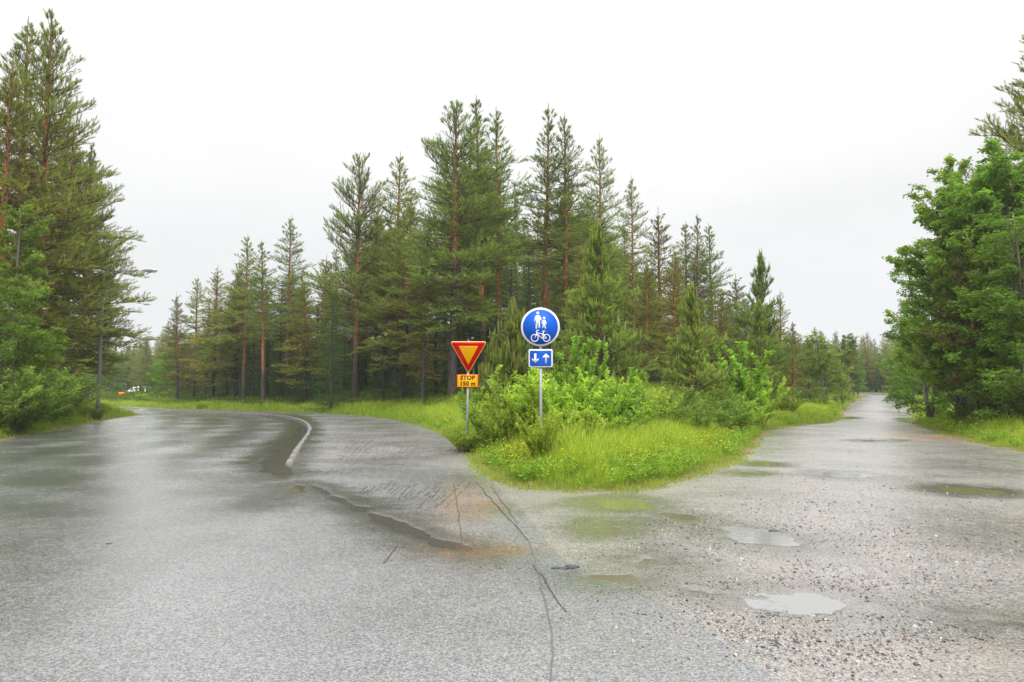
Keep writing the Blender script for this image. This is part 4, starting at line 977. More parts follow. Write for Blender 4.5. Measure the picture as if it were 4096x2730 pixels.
# far wood as one mass
def far_points():
    r = np.random.RandomState(9); P = []; S = []; I = []
    ids = ['pineA', 'pineD', 'spruceA', 'birchA']
    for k in range(9000):
        az = r.uniform(-47, 47); R_ = r.uniform(105, 240); x = R_ * math.sin(math.radians(az)); y = R_ * math.cos(math.radians(az))
        if y < 100: continue
        px = CX + F * x / y
        if 225 < px < 335 and R_ < 150: continue
        if 60 < y < 118 and abs(x - a_[0]) < 18: continue
        P.append((x, y)); I.append(r.choice(4, p=[.35, .25, .3, .10]))
        h = {0: .78, 1: .8, 2: 1.05, 3: 1.0}[I[-1]] * r.uniform(.75, 1.1) * (0.95 if px < 1500 else .98)
        S.append((h * 1.1, h * 1.1, h))
        if len(P) > 2300: break
    P = np.array(P); z = zterr(P[:, 0], P[:, 1], np.full(len(P), 30.0))
    return np.c_[P, z], np.array(S), np.array(I)
def joined(kind):
    K = KINDS[kind]; ms = [K['trunk'], K['crown']]
    Vs = []; Ts = []; Cs = []; off = 0; mats = []
    for k, me in enumerate(ms):
        n = len(me.vertices); v = np.empty(n * 3, np.float32); me.vertices.foreach_get('co', v); l = np.empty(len(me.loops), np.int32); me.loops.foreach_get('vertex_index', l)
        c_ = np.empty(n * 4, np.float32); me.attributes['col'].data.foreach_get('color', c_)
        t_ = l.reshape(-1, 3)
        if k == 1 and len(t_) > 30000: pass
        Vs.append(v.reshape(-1, 3)); Ts.append(t_ + off); Cs.append(c_.reshape(-1, 4)[:, :3]); off += n; mats += [k] * len(t_)
    me = mesh_np('far_' + kind, np.vstack(Vs), np.vstack(Ts), None, np.vstack(Cs)); me.materials.append(ms[0].materials[0]); me.materials.append(ms[1].materials[0])
    me.polygons.foreach_set('material_index', np.array(mats, np.int32)); return me
FARC = template('far_trees', [joined(k) for k in ('pineA', 'pineD', 'spruceA', 'birchA')])
P, S, I = far_points()
rr = np.random.RandomState(3)
scatter('distant_forest', P, np.c_[np.zeros(len(P)), np.zeros(len(P)), rr.rand(len(P)) * 6.28], S, I, FARC)

# ------------------------------------------------------------------ bushes
def bush(kind, px, Y, top, wf, label, group, name='bush'):
    x = XY(px, Y); z = z1(x, Y); H = ZAT(top, Y) - z; K = KINDS[kind]; s = H / K['H']
    return build(kind, name, (x, Y, z), RND.uniform(0, 6.28), s * wf, s, label, 'bush', group)
BG = 'willow bushes on the grass point'
for a in [
 ('bushA', 1250, 13.3, 950, .9, 'willow bush standing right in front of the blue sign post', BG),
 ('bushB', 1158, 17.6, 930, .8, 'low leafy bush left of the blue sign post', BG),
 ('bushB', 1135, 18.8, 895, .9, 'leafy bush between the yield sign and the blue sign', BG),
 ('bushA', 1195, 17.8, 885, 1.1, 'leafy bush just behind the blue sign post', BG),
 ('bushC', 1332, 18.0, 782, 1.0, 'tall upright sapling bush right of the small blue plate', BG),
 ('bushA', 1300, 17.0, 852, 1.2, 'bush at the foot of the tall upright sapling', BG),
 ('bushB', 1380, 17.5, 880, 1.2, 'rounded bush right of the tall upright sapling', BG),
 ('bushA', 1425, 20, 872, 1.25, 'bush in front of the dense young pine', BG),
 ('bushB', 1335, 15, 935, 1.15, 'low front bush right of the sign post', BG),
 ('bushB', 1470, 21.0, 900, 1.2, 'bush between the dense young pine and the candle pine', BG),
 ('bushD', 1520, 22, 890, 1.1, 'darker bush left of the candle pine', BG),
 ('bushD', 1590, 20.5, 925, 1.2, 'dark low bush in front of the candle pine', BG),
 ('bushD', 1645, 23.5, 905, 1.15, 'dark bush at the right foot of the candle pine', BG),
 ('bushC', 1705, 28.0, 790, 1.5, 'tall bright bush at the right end of the thicket', BG),
 ('bushA', 1742, 29.0, 870, 1.2, 'bright bush low at the right end of the thicket', BG),
 ('bushB', 1685, 25, 915, 1.2, 'low bush before the tall bright bush', BG),
 ('bushB', 1066, 17.75, 985, 1.5, 'small leafy clump at the foot of the yield sign', BG),
 ('bushC', 1448, 19.5, 850, 1.0, 'thin upright bush before the dense young pine', BG),
 ('bushB', 1265, 20.5, 855, 1.3, 'bush hidden behind the sapling', BG),
 ('bushB', 1800, 38, 905, 1.5, 'low bush under the rounded pine', BG),
]: bush(*a)
LG = 'bushes on the left roadside'
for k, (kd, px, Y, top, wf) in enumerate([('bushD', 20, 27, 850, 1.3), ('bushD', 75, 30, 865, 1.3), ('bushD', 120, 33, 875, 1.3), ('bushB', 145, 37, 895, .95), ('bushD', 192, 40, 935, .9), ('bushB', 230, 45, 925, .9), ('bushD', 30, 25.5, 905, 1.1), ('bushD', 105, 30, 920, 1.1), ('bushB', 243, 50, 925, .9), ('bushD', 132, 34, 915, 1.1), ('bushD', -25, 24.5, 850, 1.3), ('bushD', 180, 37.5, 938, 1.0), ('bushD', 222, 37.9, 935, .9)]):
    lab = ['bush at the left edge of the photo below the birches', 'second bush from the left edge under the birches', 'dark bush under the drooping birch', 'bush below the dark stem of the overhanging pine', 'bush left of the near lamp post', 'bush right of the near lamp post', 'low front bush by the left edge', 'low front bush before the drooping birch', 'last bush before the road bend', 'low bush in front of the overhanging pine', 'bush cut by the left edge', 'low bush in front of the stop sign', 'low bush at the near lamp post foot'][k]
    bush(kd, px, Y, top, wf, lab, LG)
RG = 'bushes under the right edge trees'
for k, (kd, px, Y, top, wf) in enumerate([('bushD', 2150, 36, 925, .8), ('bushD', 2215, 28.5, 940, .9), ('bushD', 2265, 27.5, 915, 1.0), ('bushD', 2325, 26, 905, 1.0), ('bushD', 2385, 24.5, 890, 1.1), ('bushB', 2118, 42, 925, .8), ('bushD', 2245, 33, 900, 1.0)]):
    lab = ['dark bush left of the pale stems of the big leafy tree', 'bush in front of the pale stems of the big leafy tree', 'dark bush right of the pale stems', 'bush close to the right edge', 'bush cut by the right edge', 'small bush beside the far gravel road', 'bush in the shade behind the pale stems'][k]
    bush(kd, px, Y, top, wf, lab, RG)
FG = 'bushes beyond the main road'
for k, (px, Y, top) in enumerate([(330, 78, 905), (350, 74, 908), (372, 70, 912), (300, 92, 912), (395, 68, 914), (425, 66, 918), (465, 60, 922), (505, 60, 922)]):
    lab = ['bush before the dark shelter', 'bush right of the dark shelter', 'bush at the left foot of the central wood', 'bush behind the end of town sign', 'bush under the short dark pine', 'bush between the first two pines of the central wood', 'bush at the foot of the red stemmed pine', 'bush before the thin reddish pine'][k]
    bush('bushD' if k % 2 else 'bushB', px, Y, top, 1.5, lab, FG)

# ------------------------------------------------------------------ grass, undergrowth, flowers
def tuft(seed, n, H, w, spread, cols):
    r = np.random.RandomState(seed); mb = MB()
    for k in range(n):
        az = r.rand() * 6.28; h = H * r.uniform(.5, 1.1); b = np.array((r.randn() * spread, r.randn() * spread, -.02)); le = r.uniform(.05, .5)
        d = np.array((math.cos(az), math.sin(az), 0)); s = np.array((-d[1], d[0], 0)) * w * r.uniform(.7, 1.3) / 2
        p1 = b + d * h * le * .25 + (0, 0, h * .45); p2 = b + d * h * le * .6 + (0, 0, h * .82); p3 = b + d * h * le * 1.15 + (0, 0, h * (1 - .25 * le))
        c0 = np.array(cols[r.randint(len(cols))]) * r.uniform(.8, 1.2)
        mb.add([b - s, b + s, p1 - s * .9, p1 + s * .9, p2 - s * .6, p2 + s * .6, p3], [(0, 1, 3), (0, 3, 2), (2, 3, 5), (2, 5, 4), (4, 5, 6)], c0)
    return mb.mesh('grass_tuft', M_GRASS)
GC = [(.30, .44, .03), (.24, .38, .03), (.36, .47, .04), (.18, .31, .03), (.42, .44, .10)]
def herb(seed, n, H, leaf, cols):
    r = np.random.RandomState(seed); mb = MB(); P = []; D = []; S = []; C = []
    for k in range(n):
        az = r.rand() * 6.28; h = H * r.uniform(.2, 1); q = r.rand() ** .5 * .13
        P.append((math.cos(az) * q, math.sin(az) * q, h)); D.append(unit(r.rand() * 6.28, r.uniform(-.3, .9))); S.append(leaf * r.uniform(.6, 1.3)); C.append(np.array(cols[r.randint(len(cols))]) * r.uniform(.8, 1.2))
    leaves(mb, P, D, S, C, r); return mb.mesh('herb', M_LEAF)
def flower(seed):
    r = np.random.RandomState(seed); mb = MB()
    for k in range(3):
        x, y = r.randn(2) * .07; h = r.uniform(.28, .5)
        mb.tube([(x, y, 0), (x * 1.3, y * 1.3, h)], [.003, .002], 3, (.15, .24, .03), cap=False)
        c = np.array((x * 1.3, y * 1.3, h)); a = np.linspace(0, 6.28, 6)[:5]
        V = [c] + [c + np.array((math.cos(t_) * .016, math.sin(t_) * .016, .008)) for t_ in a]
        mb.add(V, [(0, k2 + 1, (k2 + 1) % 5 + 1) for k2 in range(5)], (.85, .62, .01))
    return mb.mesh('buttercup', M_GRASS)
tf = template('tufts', [tuft(s, 24, .50 if s < 3 else .66, .0078, .06, GC) for s in range(5)] + [tuft(9, 20, .10, .007, .07, [(.30, .38, .05), (.30, .27, .10), (.26, .38, .04), (.22, .34, .04)]), tuft(12, 18, .34, .006, .05, [(.44, .38, .17), (.36, .38, .09), (.2, .3, .04)])])
hb = template('herbs', [herb(50 + s, 26, .36, .06, [(.20, .33, .035), (.25, .38, .045), (.15, .26, .035)]) for s in range(3)])
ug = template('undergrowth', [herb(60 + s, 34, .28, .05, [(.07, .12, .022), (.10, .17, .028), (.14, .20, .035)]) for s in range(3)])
fl = template('buttercups', [flower(s) for s in range(4)])

r = np.random.RandomState(100)
n = 240000
Rr = np.exp(r.uniform(math.log(9), math.log(110), n)); az = np.radians(r.uniform(-42, 42, n)); X = Rr * np.sin(az); Y_ = Rr * np.cos(az)
sd0 = sdroad(X, Y_); sdp = sd0 + .10 * fbm(X * 1.7, Y_ * 1.7, 41) + .05 * fbm(X * 7, Y_ * 7, 43); rag = sdp - .16 + .34 * fbm(X * 1.1, Y_ * 1.1, 45, 4)
pt = r.rand(n)
Zp = zterr(X, Y_, np.maximum(sdp, .01))
# density falls off into the shade of the wood
shade = sst(5.5, 11, sdp) * sst(20, 30, Rr)
# keep probability gives about 120 tufts per square metre near the point
keep = (sdp > -.12) & (sdp < 16) & (pt < (1 - .85 * shade)) & (pt < .10 + .9 * sst(-.10, .28, rag))
edge = rag < .30 + .12 * r.randn(n)
idx = r.randint(0, 5, n); idx[edge] = 5
idx[(~edge) & (r.rand(n) < .34)] = 6
hs = np.where(edge, 1.0, .38 + .62 * sst(.2, 1.7, rag)) * (1 + .45 * fbm(X * .8, Y_ * .8, 61)) * r.uniform(.75, 1.2, n)
dsc = 1 + .9 * sst(18, 70, Rr)
S3 = np.c_[hs * dsc ** .3, hs * dsc ** .3, hs]; S3[:, :2] *= np.maximum(1, dsc[:, None]) ** .8
ro = np.c_[r.randn(n) * .12, r.randn(n) * .12, r.rand(n) * 6.28]
k = np.where(keep)[0]
scatter('grass', np.c_[X, Y_, Zp][k], ro[k], S3[k], idx[k], tf)
# herbs in patches
hp = (sdp > .25) & (sdp < 9) & (r.rand(n) < np.clip(.10 + .5 * fbm(X * .9, Y_ * .9, 71), 0.02, .35))
k = np.where(hp)[0]
scatter('leafy_herbs', np.c_[X, Y_, Zp][k], ro[k], (np.ones((len(k), 3)) * (r.uniform(.6, 1.15, len(k)) * (1 + .4 * sst(18, 60, Rr[k])))[:, None]), r.randint(0, 3, len(k)), hb)
# buttercups
fp = (sdp > .3) & (sdp < 7) & (r.rand(n) < .024 * (1 + 2.5 * (fbm(X * .5, Y_ * .5, 81) > .1)))
k = np.where(fp)[0]
scatter('buttercups', np.c_[X, Y_, Zp][k], ro[k], (np.ones((len(k), 3)) * (r.uniform(.8, 1.25, len(k)) * (1 + .5 * sst(18, 50, Rr[k])))[:, None]), r.randint(0, 4, len(k)), fl)
# forest floor
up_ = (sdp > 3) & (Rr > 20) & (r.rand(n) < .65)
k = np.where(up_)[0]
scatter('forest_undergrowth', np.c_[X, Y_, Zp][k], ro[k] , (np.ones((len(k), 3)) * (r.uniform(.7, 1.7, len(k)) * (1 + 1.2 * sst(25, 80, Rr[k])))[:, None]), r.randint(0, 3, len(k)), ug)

# ------------------------------------------------------------------ loose gravel
M_STONE = None
m, t, p = mat('loose_stones'); a = attr(t, 'col'); t.links.new(a.outputs['Color'], p.inputs['Base Color']); p.inputs['Roughness'].default_value = .32
M_STONE = m
def stone(seed):
    r = np.random.RandomState(seed); V = []; 
    ph = [(0, 0, 1)] + [(math.cos(a_) * .85, math.sin(a_) * .85, .45) for a_ in np.linspace(0, 6.28, 6)[:5]] + [(math.cos(a_ + .6), math.sin(a_ + .6), -.2) for a_ in np.linspace(0, 6.28, 6)[:5]]
    V = np.array(ph) * r.uniform(.7, 1.2, (11, 1)) * (1, .8, .6); T = []
    for k in range(5):
        a_, b_ = 1 + k, 1 + (k + 1) % 5; c_, d_ = 6 + k, 6 + (k + 1) % 5
        T += [(0, a_, b_), (a_, c_, b_), (b_, c_, d_)]
    c = [(.05, .05, .052), (.07, .065, .06), (.30, .22, .16), (.12, .10, .09), (.38, .35, .31), (.035, .035, .04), (.20, .13, .09), (.09, .09, .095)][seed % 8]
    mb = MB(); mb.add(V, T, c); return mb.mesh('stone', M_STONE, True)
st = template('stones', [stone(s) for s in range(8)])
r = np.random.RandomState(200); n = 90000
Rr = np.exp(r.uniform(math.log(3.2), math.log(30), n)); az = np.radians(r.uniform(-40, 40, n)); X = Rr * np.sin(az); Y_ = Rr * np.cos(az)
zz_, pv, gm, wet, ru, sa = road_fields(X, Y_)[:6]; sdp = sdroad(X, Y_)
dn = np.zeros(n)
for (px, py, rx, ry, a) in ((1760, 1300, 1.6, 1.0, .5), (1960, 1440, .9, .5, 1.0), (1900, 1230, .9, 1.2, .9), (1600, 1240, .8, .8, .6), (2050, 1290, 1.0, .9, .6), (1950, 1180, 1.8, 1.2, .6), (1850, 1150, 1.4, 1.2, .5), (1850, 1350, .8, .35, 1.0), (1700, 1360, 1.0, .25, .8), (1560, 1200, .5, .6, .6), (2300, 1030, 2.0, 1.2, .8), (1900, 1480, .6, .3, .9), (2150, 1250, 2., 1.2, .25), (2100, 1420, 1.5, .6, .25), (1650, 1200, 1.2, .8, .35), (2050, 1120, 2, 2, .35)):
    c = G(px, py); dn += a * np.exp(-((X - c[0]) / rx) ** 2 - ((Y_ - c[1]) / ry) ** 2)
dn += .02 * (gm > 0)
dn *= .4 + 1.4 * np.clip(.5 + 1.5 * fbm(X * 2.5, Y_ * 2.5, 91), 0, 1)
dn *= (wet < .97)
keep = (r.rand(n) < dn * .8) & (sdp < -.05)
keep |= (r.rand(n) < .0006) & (sdp < -.1)
k = np.where(keep)[0]; sz = (.004 + .008 * r.rand(len(k)) ** 3 + .010 * (r.rand(len(k)) < .05)) * (1 + .25 * (Rr[k] > 12))
scatter('loose_gravel', np.c_[X, Y_, zz_ + .002][k], np.c_[r.randn(len(k)) * .3, r.randn(len(k)) * .3, r.rand(len(k)) * 6.28], sz[:, None] * np.ones((1, 3)), r.randint(0, 8, len(k)), st)

# ------------------------------------------------------------------ road signs
M_BLUE = simple('sign_blue', (.004, .095, .55), .35, noise=.16, nscale=5)
M_WHITE = simple('sign_white', (.80, .81, .82), .35)
M_RED = simple('sign_red', (.60, .006, .006), .35, noise=.15, nscale=6)
M_YEL = simple('sign_yellow', (.92, .43, .003), .35, noise=.06, nscale=8)
M_BLACK = simple('sign_black', (.012, .012, .012), .4)
M_GALV = simple('galvanised_steel', (.36, .37, .38), .42, .6, noise=.25, nscale=9)
M_ALU = simple('sign_back_aluminium', (.45, .46, .47), .45, .5, noise=.1, nscale=5)
def flat(pts, th, y0):
    """a plate in the x-z plane, front at y0, thickness th to the back (+y)"""
    n = len(pts); tri = tessellate_polygon([[Vector((a, b, 0)) for a, b in pts]])
    V = [(a, y0, b) for a, b in pts] + [(a, y0 + th, b) for a, b in pts]; T = []
    area = sum(pts[k][0] * pts[(k + 1) % n][1] - pts[(k + 1) % n][0] * pts[k][1] for k in range(n))
    for q in tri:
        a, b, c = q
        cr_ = (pts[b][0] - pts[a][0]) * (pts[c][1] - pts[a][1]) - (pts[b][1] - pts[a][1]) * (pts[c][0] - pts[a][0])
        if cr_ < 0: b, c = c, b
        T += [(a, b, c), (a + n, c + n, b + n)]
    for k in range(n):
        k2 = (k + 1) % n
        T += [(k, k + n, k2 + n), (k, k2 + n, k2)] if area > 0 else [(k, k2 + n, k + n), (k, k2, k2 + n)]
    return V, T
def plate(name, pts, th, y0, m, parent, loc=(0, 0, 0)):
    V, T = flat(pts, th, y0); o = link(name, mesh_np(name, V, T, m), parent); o.location = loc; return o
def rrect(w, h, r_, k=5):
    P = []
    for (cx_, cz_, a0) in ((w / 2 - r_, h / 2 - r_, 0), (-w / 2 + r_, h / 2 - r_, 90), (-w / 2 + r_, -h / 2 + r_, 180), (w / 2 - r_, -h / 2 + r_, 270)):
        for q in range(k): a_ = math.radians(a0 + 90 * q / (k - 1)); P.append((cx_ + r_ * math.cos(a_), cz_ + r_ * math.sin(a_)))
    return P
def rpoly(pts, r_, k=5):
    """rounded convex polygon (counter clockwise)"""
    P = []; n = len(pts)
    for q in range(n):
        a_, b_, c_ = (np.array(pts[(q + d) % n], float) for d in (-1, 0, 1)); u = (a_ - b_) / np.linalg.norm(a_ - b_); v = (c_ - b_) / np.linalg.norm(c_ - b_)
        half = math.acos(np.clip(np.dot(u, v), -1, 1)) / 2; bis = (u + v) / np.linalg.norm(u + v); o_ = b_ + bis * r_ / math.sin(half)
        s0 = b_ + u * r_ / math.tan(half) - o_; s1 = b_ + v * r_ / math.tan(half) - o_; a0 = math.atan2(s0[1], s0[0]); a1 = math.atan2(s1[1], s1[0])
        da = (a1 - a0 + math.pi) % (2 * math.pi) - math.pi
        for w_ in range(k): P.append((o_[0] + r_ * math.cos(a0 + da * w_ / (k - 1)), o_[1] + r_ * math.sin(a0 + da * w_ / (k - 1))))
    return P
def circle(r_, n=64, c=(0, 0)): return [(c[0] + r_ * math.cos(2 * math.pi * k / n), c[1] + r_ * math.sin(2 * math.pi * k / n)) for k in range(n)]
def text(name, s, size, m, parent, loc, bold=0.0, sx=1.0):
    cu = bpy.data.curves.new(name, 'FONT'); cu.body = s; cu.size = size; cu.extrude = .0012; cu.align_x = 'CENTER'; cu.align_y = 'CENTER'; cu.offset = bold; cu.space_character = 1.08
    tmp = bpy.data.objects.new('tmp', cu); COL.objects.link(tmp); dg = bpy.context.evaluated_depsgraph_get()
    me = bpy.data.meshes.new_from_object(tmp.evaluated_get(dg)); bpy.data.objects.remove(tmp); me.materials.clear(); me.materials.append(m)
    o = link(name, me, parent); o.location = loc; o.rotation_euler = (math.pi / 2, 0, 0); o.scale = (sx, 1, 1); return o
def post(parent, r_, z0, z1_, x=0, y=0, name='post', m=None, lean=0):
    mb = MB(); mb.tube([(x - lean * 1.0, y, z0), (x - lean * .4, y, z0 + (z1_ - z0) * .4), (x, y, z1_)], [r_] * 3, 14)
    return link(name, mb.mesh(name, m or M_GALV, True), parent)
def clamp(parent, z, r_, y=0):
    mb = MB(); mb.box(-.06, .06, y - r_ - .0006, y - r_ + .02, z - .018, z + .018); mb.tube([(0, y, z - .018), (0, y, z + .018)], r_ + .005, 12)
    return link('clamp', mb.mesh('clamp', M_GALV), parent)

# yield sign
Y0 = 17.2; px = 1071; x0 = XY(px, Y0, .3); zb = z1(x0, Y0); k_ = F / Y0
s = empty('road_sign', (x0, Y0, zb), 'red and yellow yield triangle with a small STOP 150 m plate', 'road sign', rz=.02)
def zz(py): return ZAT(py, Y0) - zb
top, bot = zz(782.5), zz(853.5); W2 = .455
tri_ = lambda w, t0, b0, r_: rpoly([(-w, t0), (0, b0), (w, t0)], r_)
xo = (1075.5 - 1071) / k_
grp = link('sign_face', None, s); grp.location = (xo, -.05, 0); grp.rotation_euler = (0, math.radians(-1.5) * 0, 0)
bpy.data.objects.remove(grp)
h_ = top - bot
plate('back_plate', rpoly([(-W2 - .018, top + .011), (.0, bot - .03), (W2 + .018, top + .011)], .045), .014, -.046, M_ALU, s, (xo, 0, 0))
plate('yellow_border', rpoly([(-W2 - .012, top + .006), (.0, bot - .022), (W2 + .012, top + .006)], .042), .003, -.050, M_YEL, s, (xo, 0, 0))
plate('red_border', rpoly([(-W2 + .012, top - .009), (.0, bot + .014), (W2 - .012, top - .009)], .032), .002, -.053, M_RED, s, (xo, 0, 0))
cz_ = top - .108
plate('yellow_centre', rpoly([(-.245, cz_), (.0, bot + .205), (.245, cz_)][::1], .006), .002, -.0555, M_YEL, s, (xo, 0, 0))
pt0, pb0 = zz(857), zz(887.5); pc = (pt0 + pb0) / 2; ph_ = pt0 - pb0; pw = .535; xo2 = (1074 - 1071) / k_
plate('text_plate_back', rrect(pw, ph_, .02), .012, -.046, M_ALU, s, (xo2, 0, pc))
plate('text_plate_border', rrect(pw, ph_, .02), .002, -.049, M_RED, s, (xo2, 0, pc))
plate('text_plate', rrect(pw - .03, ph_ - .03, .02), .002, -.052, M_YEL, s, (xo2, 0, pc))
text('lettering', 'STOP', .148, M_BLACK, s, (xo2, -.054, pc + .078), .006, .98)
text('lettering', '150 m', .148, M_BLACK, s, (xo2, -.054, pc - .068), .006, .98)
post(s, .031, -.3, top + .03, x=xo, lean=.045)
s.scale = (1.08, 1.08, 1.08); s.location = (XY(1071, 18.55, .3), 18.55, -.12)
clamp(s, top - .12, .031); clamp(s, pc, .031)
for o in s.children:
    if o.name.startswith('clamp'): o.location.x = xo - .004

# blue sign
Y0 = 14.0; px = 1242.5; x0 = XY(px, Y0, .3); zb = z1(x0, Y0); k_ = F / Y0
s = empty('road_sign', (x0, Y0, zb), 'round blue foot and cycle path sign above a blue two way arrow plate', 'road sign', rz=-.03)
u = 247.0 / (3.135 * 1.7408)           # 1 sign radius in 2353-px
Rm = u / k_ * .985; zc = ZAT(752.2, Y0) - zb
def disc_pts(P): return [((a - 1203) / 247 * Rm, (343 - b) / 247 * Rm) for a, b in P]
yy = -.05
plate('back_plate', circle(Rm), .022, yy, M_ALU, s, (0, 0, zc))
plate('white_rim', circle(Rm * 1.002), .004, yy - .005, M_WHITE, s, (0, 0, zc))
plate('blue_disc', circle(Rm * .905), .002, yy - .008, M_BLUE, s, (0, 0, zc))
yp = yy - .0105
def multi(name, polys, parent, loc, m=M_WHITE):
    mb = MB()
    for P in polys:
        V, T = flat(P, .002, yp); mb.add(V, T)
    o = link(name, mb.mesh(name, m), parent); o.location = loc; return o
adult = [(1155, 193), (1170, 190), (1186, 193), (1200, 203), (1222, 252), (1220, 263), (1210, 263), (1197, 240), (1197, 270), (1201, 345), (1197, 356), (1186, 357), (1179, 350), (1173, 292), (1169, 292), (1162, 358), (1155, 369), (1146, 369), (1140, 360), (1145, 262), (1145, 240), (1134, 270), (1126, 275), (1122, 264), (1140, 205)]
child = [(1238, 255), (1250, 252), (1262, 255), (1271, 263), (1284, 303), (1281, 312), (1272, 310), (1264, 290), (1267, 318), (1275, 358), (1272, 368), (1263, 369), (1258, 362), (1252, 328), (1249, 328), (1240, 352), (1235, 358), (1227, 355), (1227, 346), (1236, 310), (1237, 290), (1228, 308), (1220, 309), (1217, 301), (1230, 263)]
multi('adult_symbol', [disc_pts(adult), circle(20 / 247 * Rm, 20, disc_pts([(1170, 167)])[0])], s, (0, 0, zc))
multi('child_symbol', [disc_pts(child), circle(17 / 247 * Rm, 20, disc_pts([(1250, 232)])[0])], s, (0, 0, zc))
def bar(a, b, w):
    a = np.array(a, float); b = np.array(b, float); d = b - a; d /= np.linalg.norm(d); nrm = np.array((-d[1], d[0])) * w / 2
    return [tuple(a + nrm), tuple(b + nrm), tuple(b - nrm), tuple(a - nrm)]
mb = MB()
for cx_ in (1131, 1280):
    n = 32; V = []; T = []
    for k in range(n):
        c_, s_ = math.cos(2 * math.pi * k / n), math.sin(2 * math.pi * k / n)
        for rr_ in (49, 40):
            q = disc_pts([(cx_ + rr_ * c_, 484 + rr_ * s_)])[0]; V += [(q[0], yp, q[1]), (q[0], yp + .002, q[1])]
    for k in range(n):
        a_ = k * 4; b_ = ((k + 1) % n) * 4
        T += [(a_, a_ + 2, b_ + 2), (a_, b_ + 2, b_), (a_, b_, b_ + 1), (a_, b_ + 1, a_ + 1), (a_ + 2, a_ + 3, b_ + 3), (a_ + 2, b_ + 3, b_ + 2)]
    mb.add(V, T)
dy_ = 0
for k, (a_, b_, w_) in enumerate((((1184, 387), (1164, 387), 9), ((1167, 386), (1151, 400), 9), ((1151, 397), (1156, 428), 9), ((1157, 424), (1131, 486), 9), ((1154, 416), (1238, 436), 9), ((1156, 426), (1218, 488), 9), ((1245, 404), (1218, 490), 9), ((1225, 397), (1265, 397), 9), ((1216, 488), (1282, 488), 9), ((1240, 438), (1282, 488), 9), ((1262, 440), (1240, 484), 6))):
    V, T = flat(disc_pts(bar(a_, b_, w_)), .002, yp - .00025 * (k + 1)); mb.add(V, T)
link('bicycle_symbol', mb.mesh('bicycle_symbol', M_WHITE), s).location = (0, 0, zc)
sc_ = 1 / (3.135 * 1.7408) / k_
pc = ZAT(824, Y0) - zb
plate('arrow_plate_back', rrect(300 * sc_, 226 * sc_, .03), .014, yy, M_ALU, s, (.004, 0, pc))
plate('arrow_plate_rim', rrect(301 * sc_, 227 * sc_, .03), .003, yy - .004, M_WHITE, s, (.004, 0, pc))
plate('arrow_plate', rrect(268 * sc_, 194 * sc_, .022), .002, yy - .007, M_BLUE, s, (.004, 0, pc))
def pp_(P): return [((a - 1207) * sc_, (735 - b) * sc_) for a, b in P]
dn_ = [(1128, 676), (1152, 676), (1152, 757), (1180, 735), (1180, 758), (1140, 796), (1100, 758), (1100, 735), (1128, 757)]
up2 = [(2 * 1206.5 - a, 1472 - b) for a, b in dn_]
yp = yy - .0095
multi('down_arrow', [pp_(dn_)], s, (.004, 0, pc)); multi('up_arrow', [pp_(up2)], s, (.004, 0, pc))
post(s, .030, -.3, zc + .1, x=.006, lean=0.0)
clamp(s, zc - .2, .03); clamp(s, pc, .03)

# stop sign and keep-right sign far left
Y0 = 76.0; x0 = XY(206, Y0); zb = z1(x0, Y0)
s = empty('road_sign', (x0, Y0, zb), 'distant red octagonal stop sign above the left roadside bushes', 'road sign')
zc = ZAT(898.5, Y0) - zb; Ro = .36
octo = [(Ro * math.cos(math.radians(22.5 + 45 * k)), Ro * math.sin(math.radians(22.5 + 45 * k))) for k in range(8)]
plate('white_border', octo, .01, -.03, M_WHITE, s, (0, 0, zc)); plate('red_face', [(a * .9, b * .9) for a, b in octo], .003, -.035, M_RED, s, (0, 0, zc))
text('lettering', 'STOP', .25, M_WHITE, s, (0, -.039, zc), .008, .82); post(s, .03, -.3, zc)
x1_ = XY(197.5, Y0 - 1); zb2 = z1(x1_, Y0 - 1)
s = empty('road_sign', (x1_, Y0 - 1, zb2), 'small round blue keep right sign beside the distant stop sign', 'road sign')
zc = ZAT(903.5, Y0 - 1) - zb2
plate('white_border', circle(.22, 28), .008, -.03, M_WHITE, s, (0, 0, zc)); plate('blue_disc', circle(.205, 28), .003, -.035, M_BLUE, s, (0, 0, zc))
ar = [(-.13, .10), (-.10, .13), (.06, -.03), (.06, .04), (.11, .04), (.11, -.12), (-.05, -.12), (-.05, -.07), (.02, -.07)]
plate('white_arrow', ar, .002, -.038, M_WHITE, s, (0, 0, zc)); post(s, .03, -.3, zc, m=simple('blue_post', (.02, .12, .45), .4))

# end of built-up area sign
Y0 = 80.0; x0 = XY(279, Y0); zb = z1(x0, Y0); kk = F / Y0
s = empty('town_sign', (x0, Y0, zb), 'yellow end of town sign with black skyline and red diagonal bar', 'road sign')
zc = ZAT(906.2, Y0) - zb; w_, hh = 15.5 / kk, 8.8 / kk
plate('red_border', rrect(w_, hh, .03), .02, -.05, M_RED, s, (0, 0, zc)); plate('yellow_face', rrect(w_ - .05, hh - .05, .02), .004, -.056, M_YEL, s, (0, 0, zc))
sk = [(-.34, -.14), (.34, -.14), (.34, .06), (.26, .10), (.2, .06), (.12, .06), (.10, -.02), (0, -.02), (0, .05), (-.08, .05), (-.10, .14), (-.12, .05), (-.16, .05), (-.18, -.02), (-.34, 0)]
plate('skyline_symbol', [(a, b) for a, b in sk], .002, -.060, M_BLACK, s, (0, 0, zc))
plate('diagonal_bar', bar((-w_ / 2 + .04, -hh / 2 + .05), (w_ / 2 - .04, hh / 2 - .05), .075), .002, -.063, M_RED, s, (0, 0, zc))
post(s, .035, -.3, zc + .1, x=-w_ * .4); post(s, .035, -.3, zc + .1, x=w_ * .4)
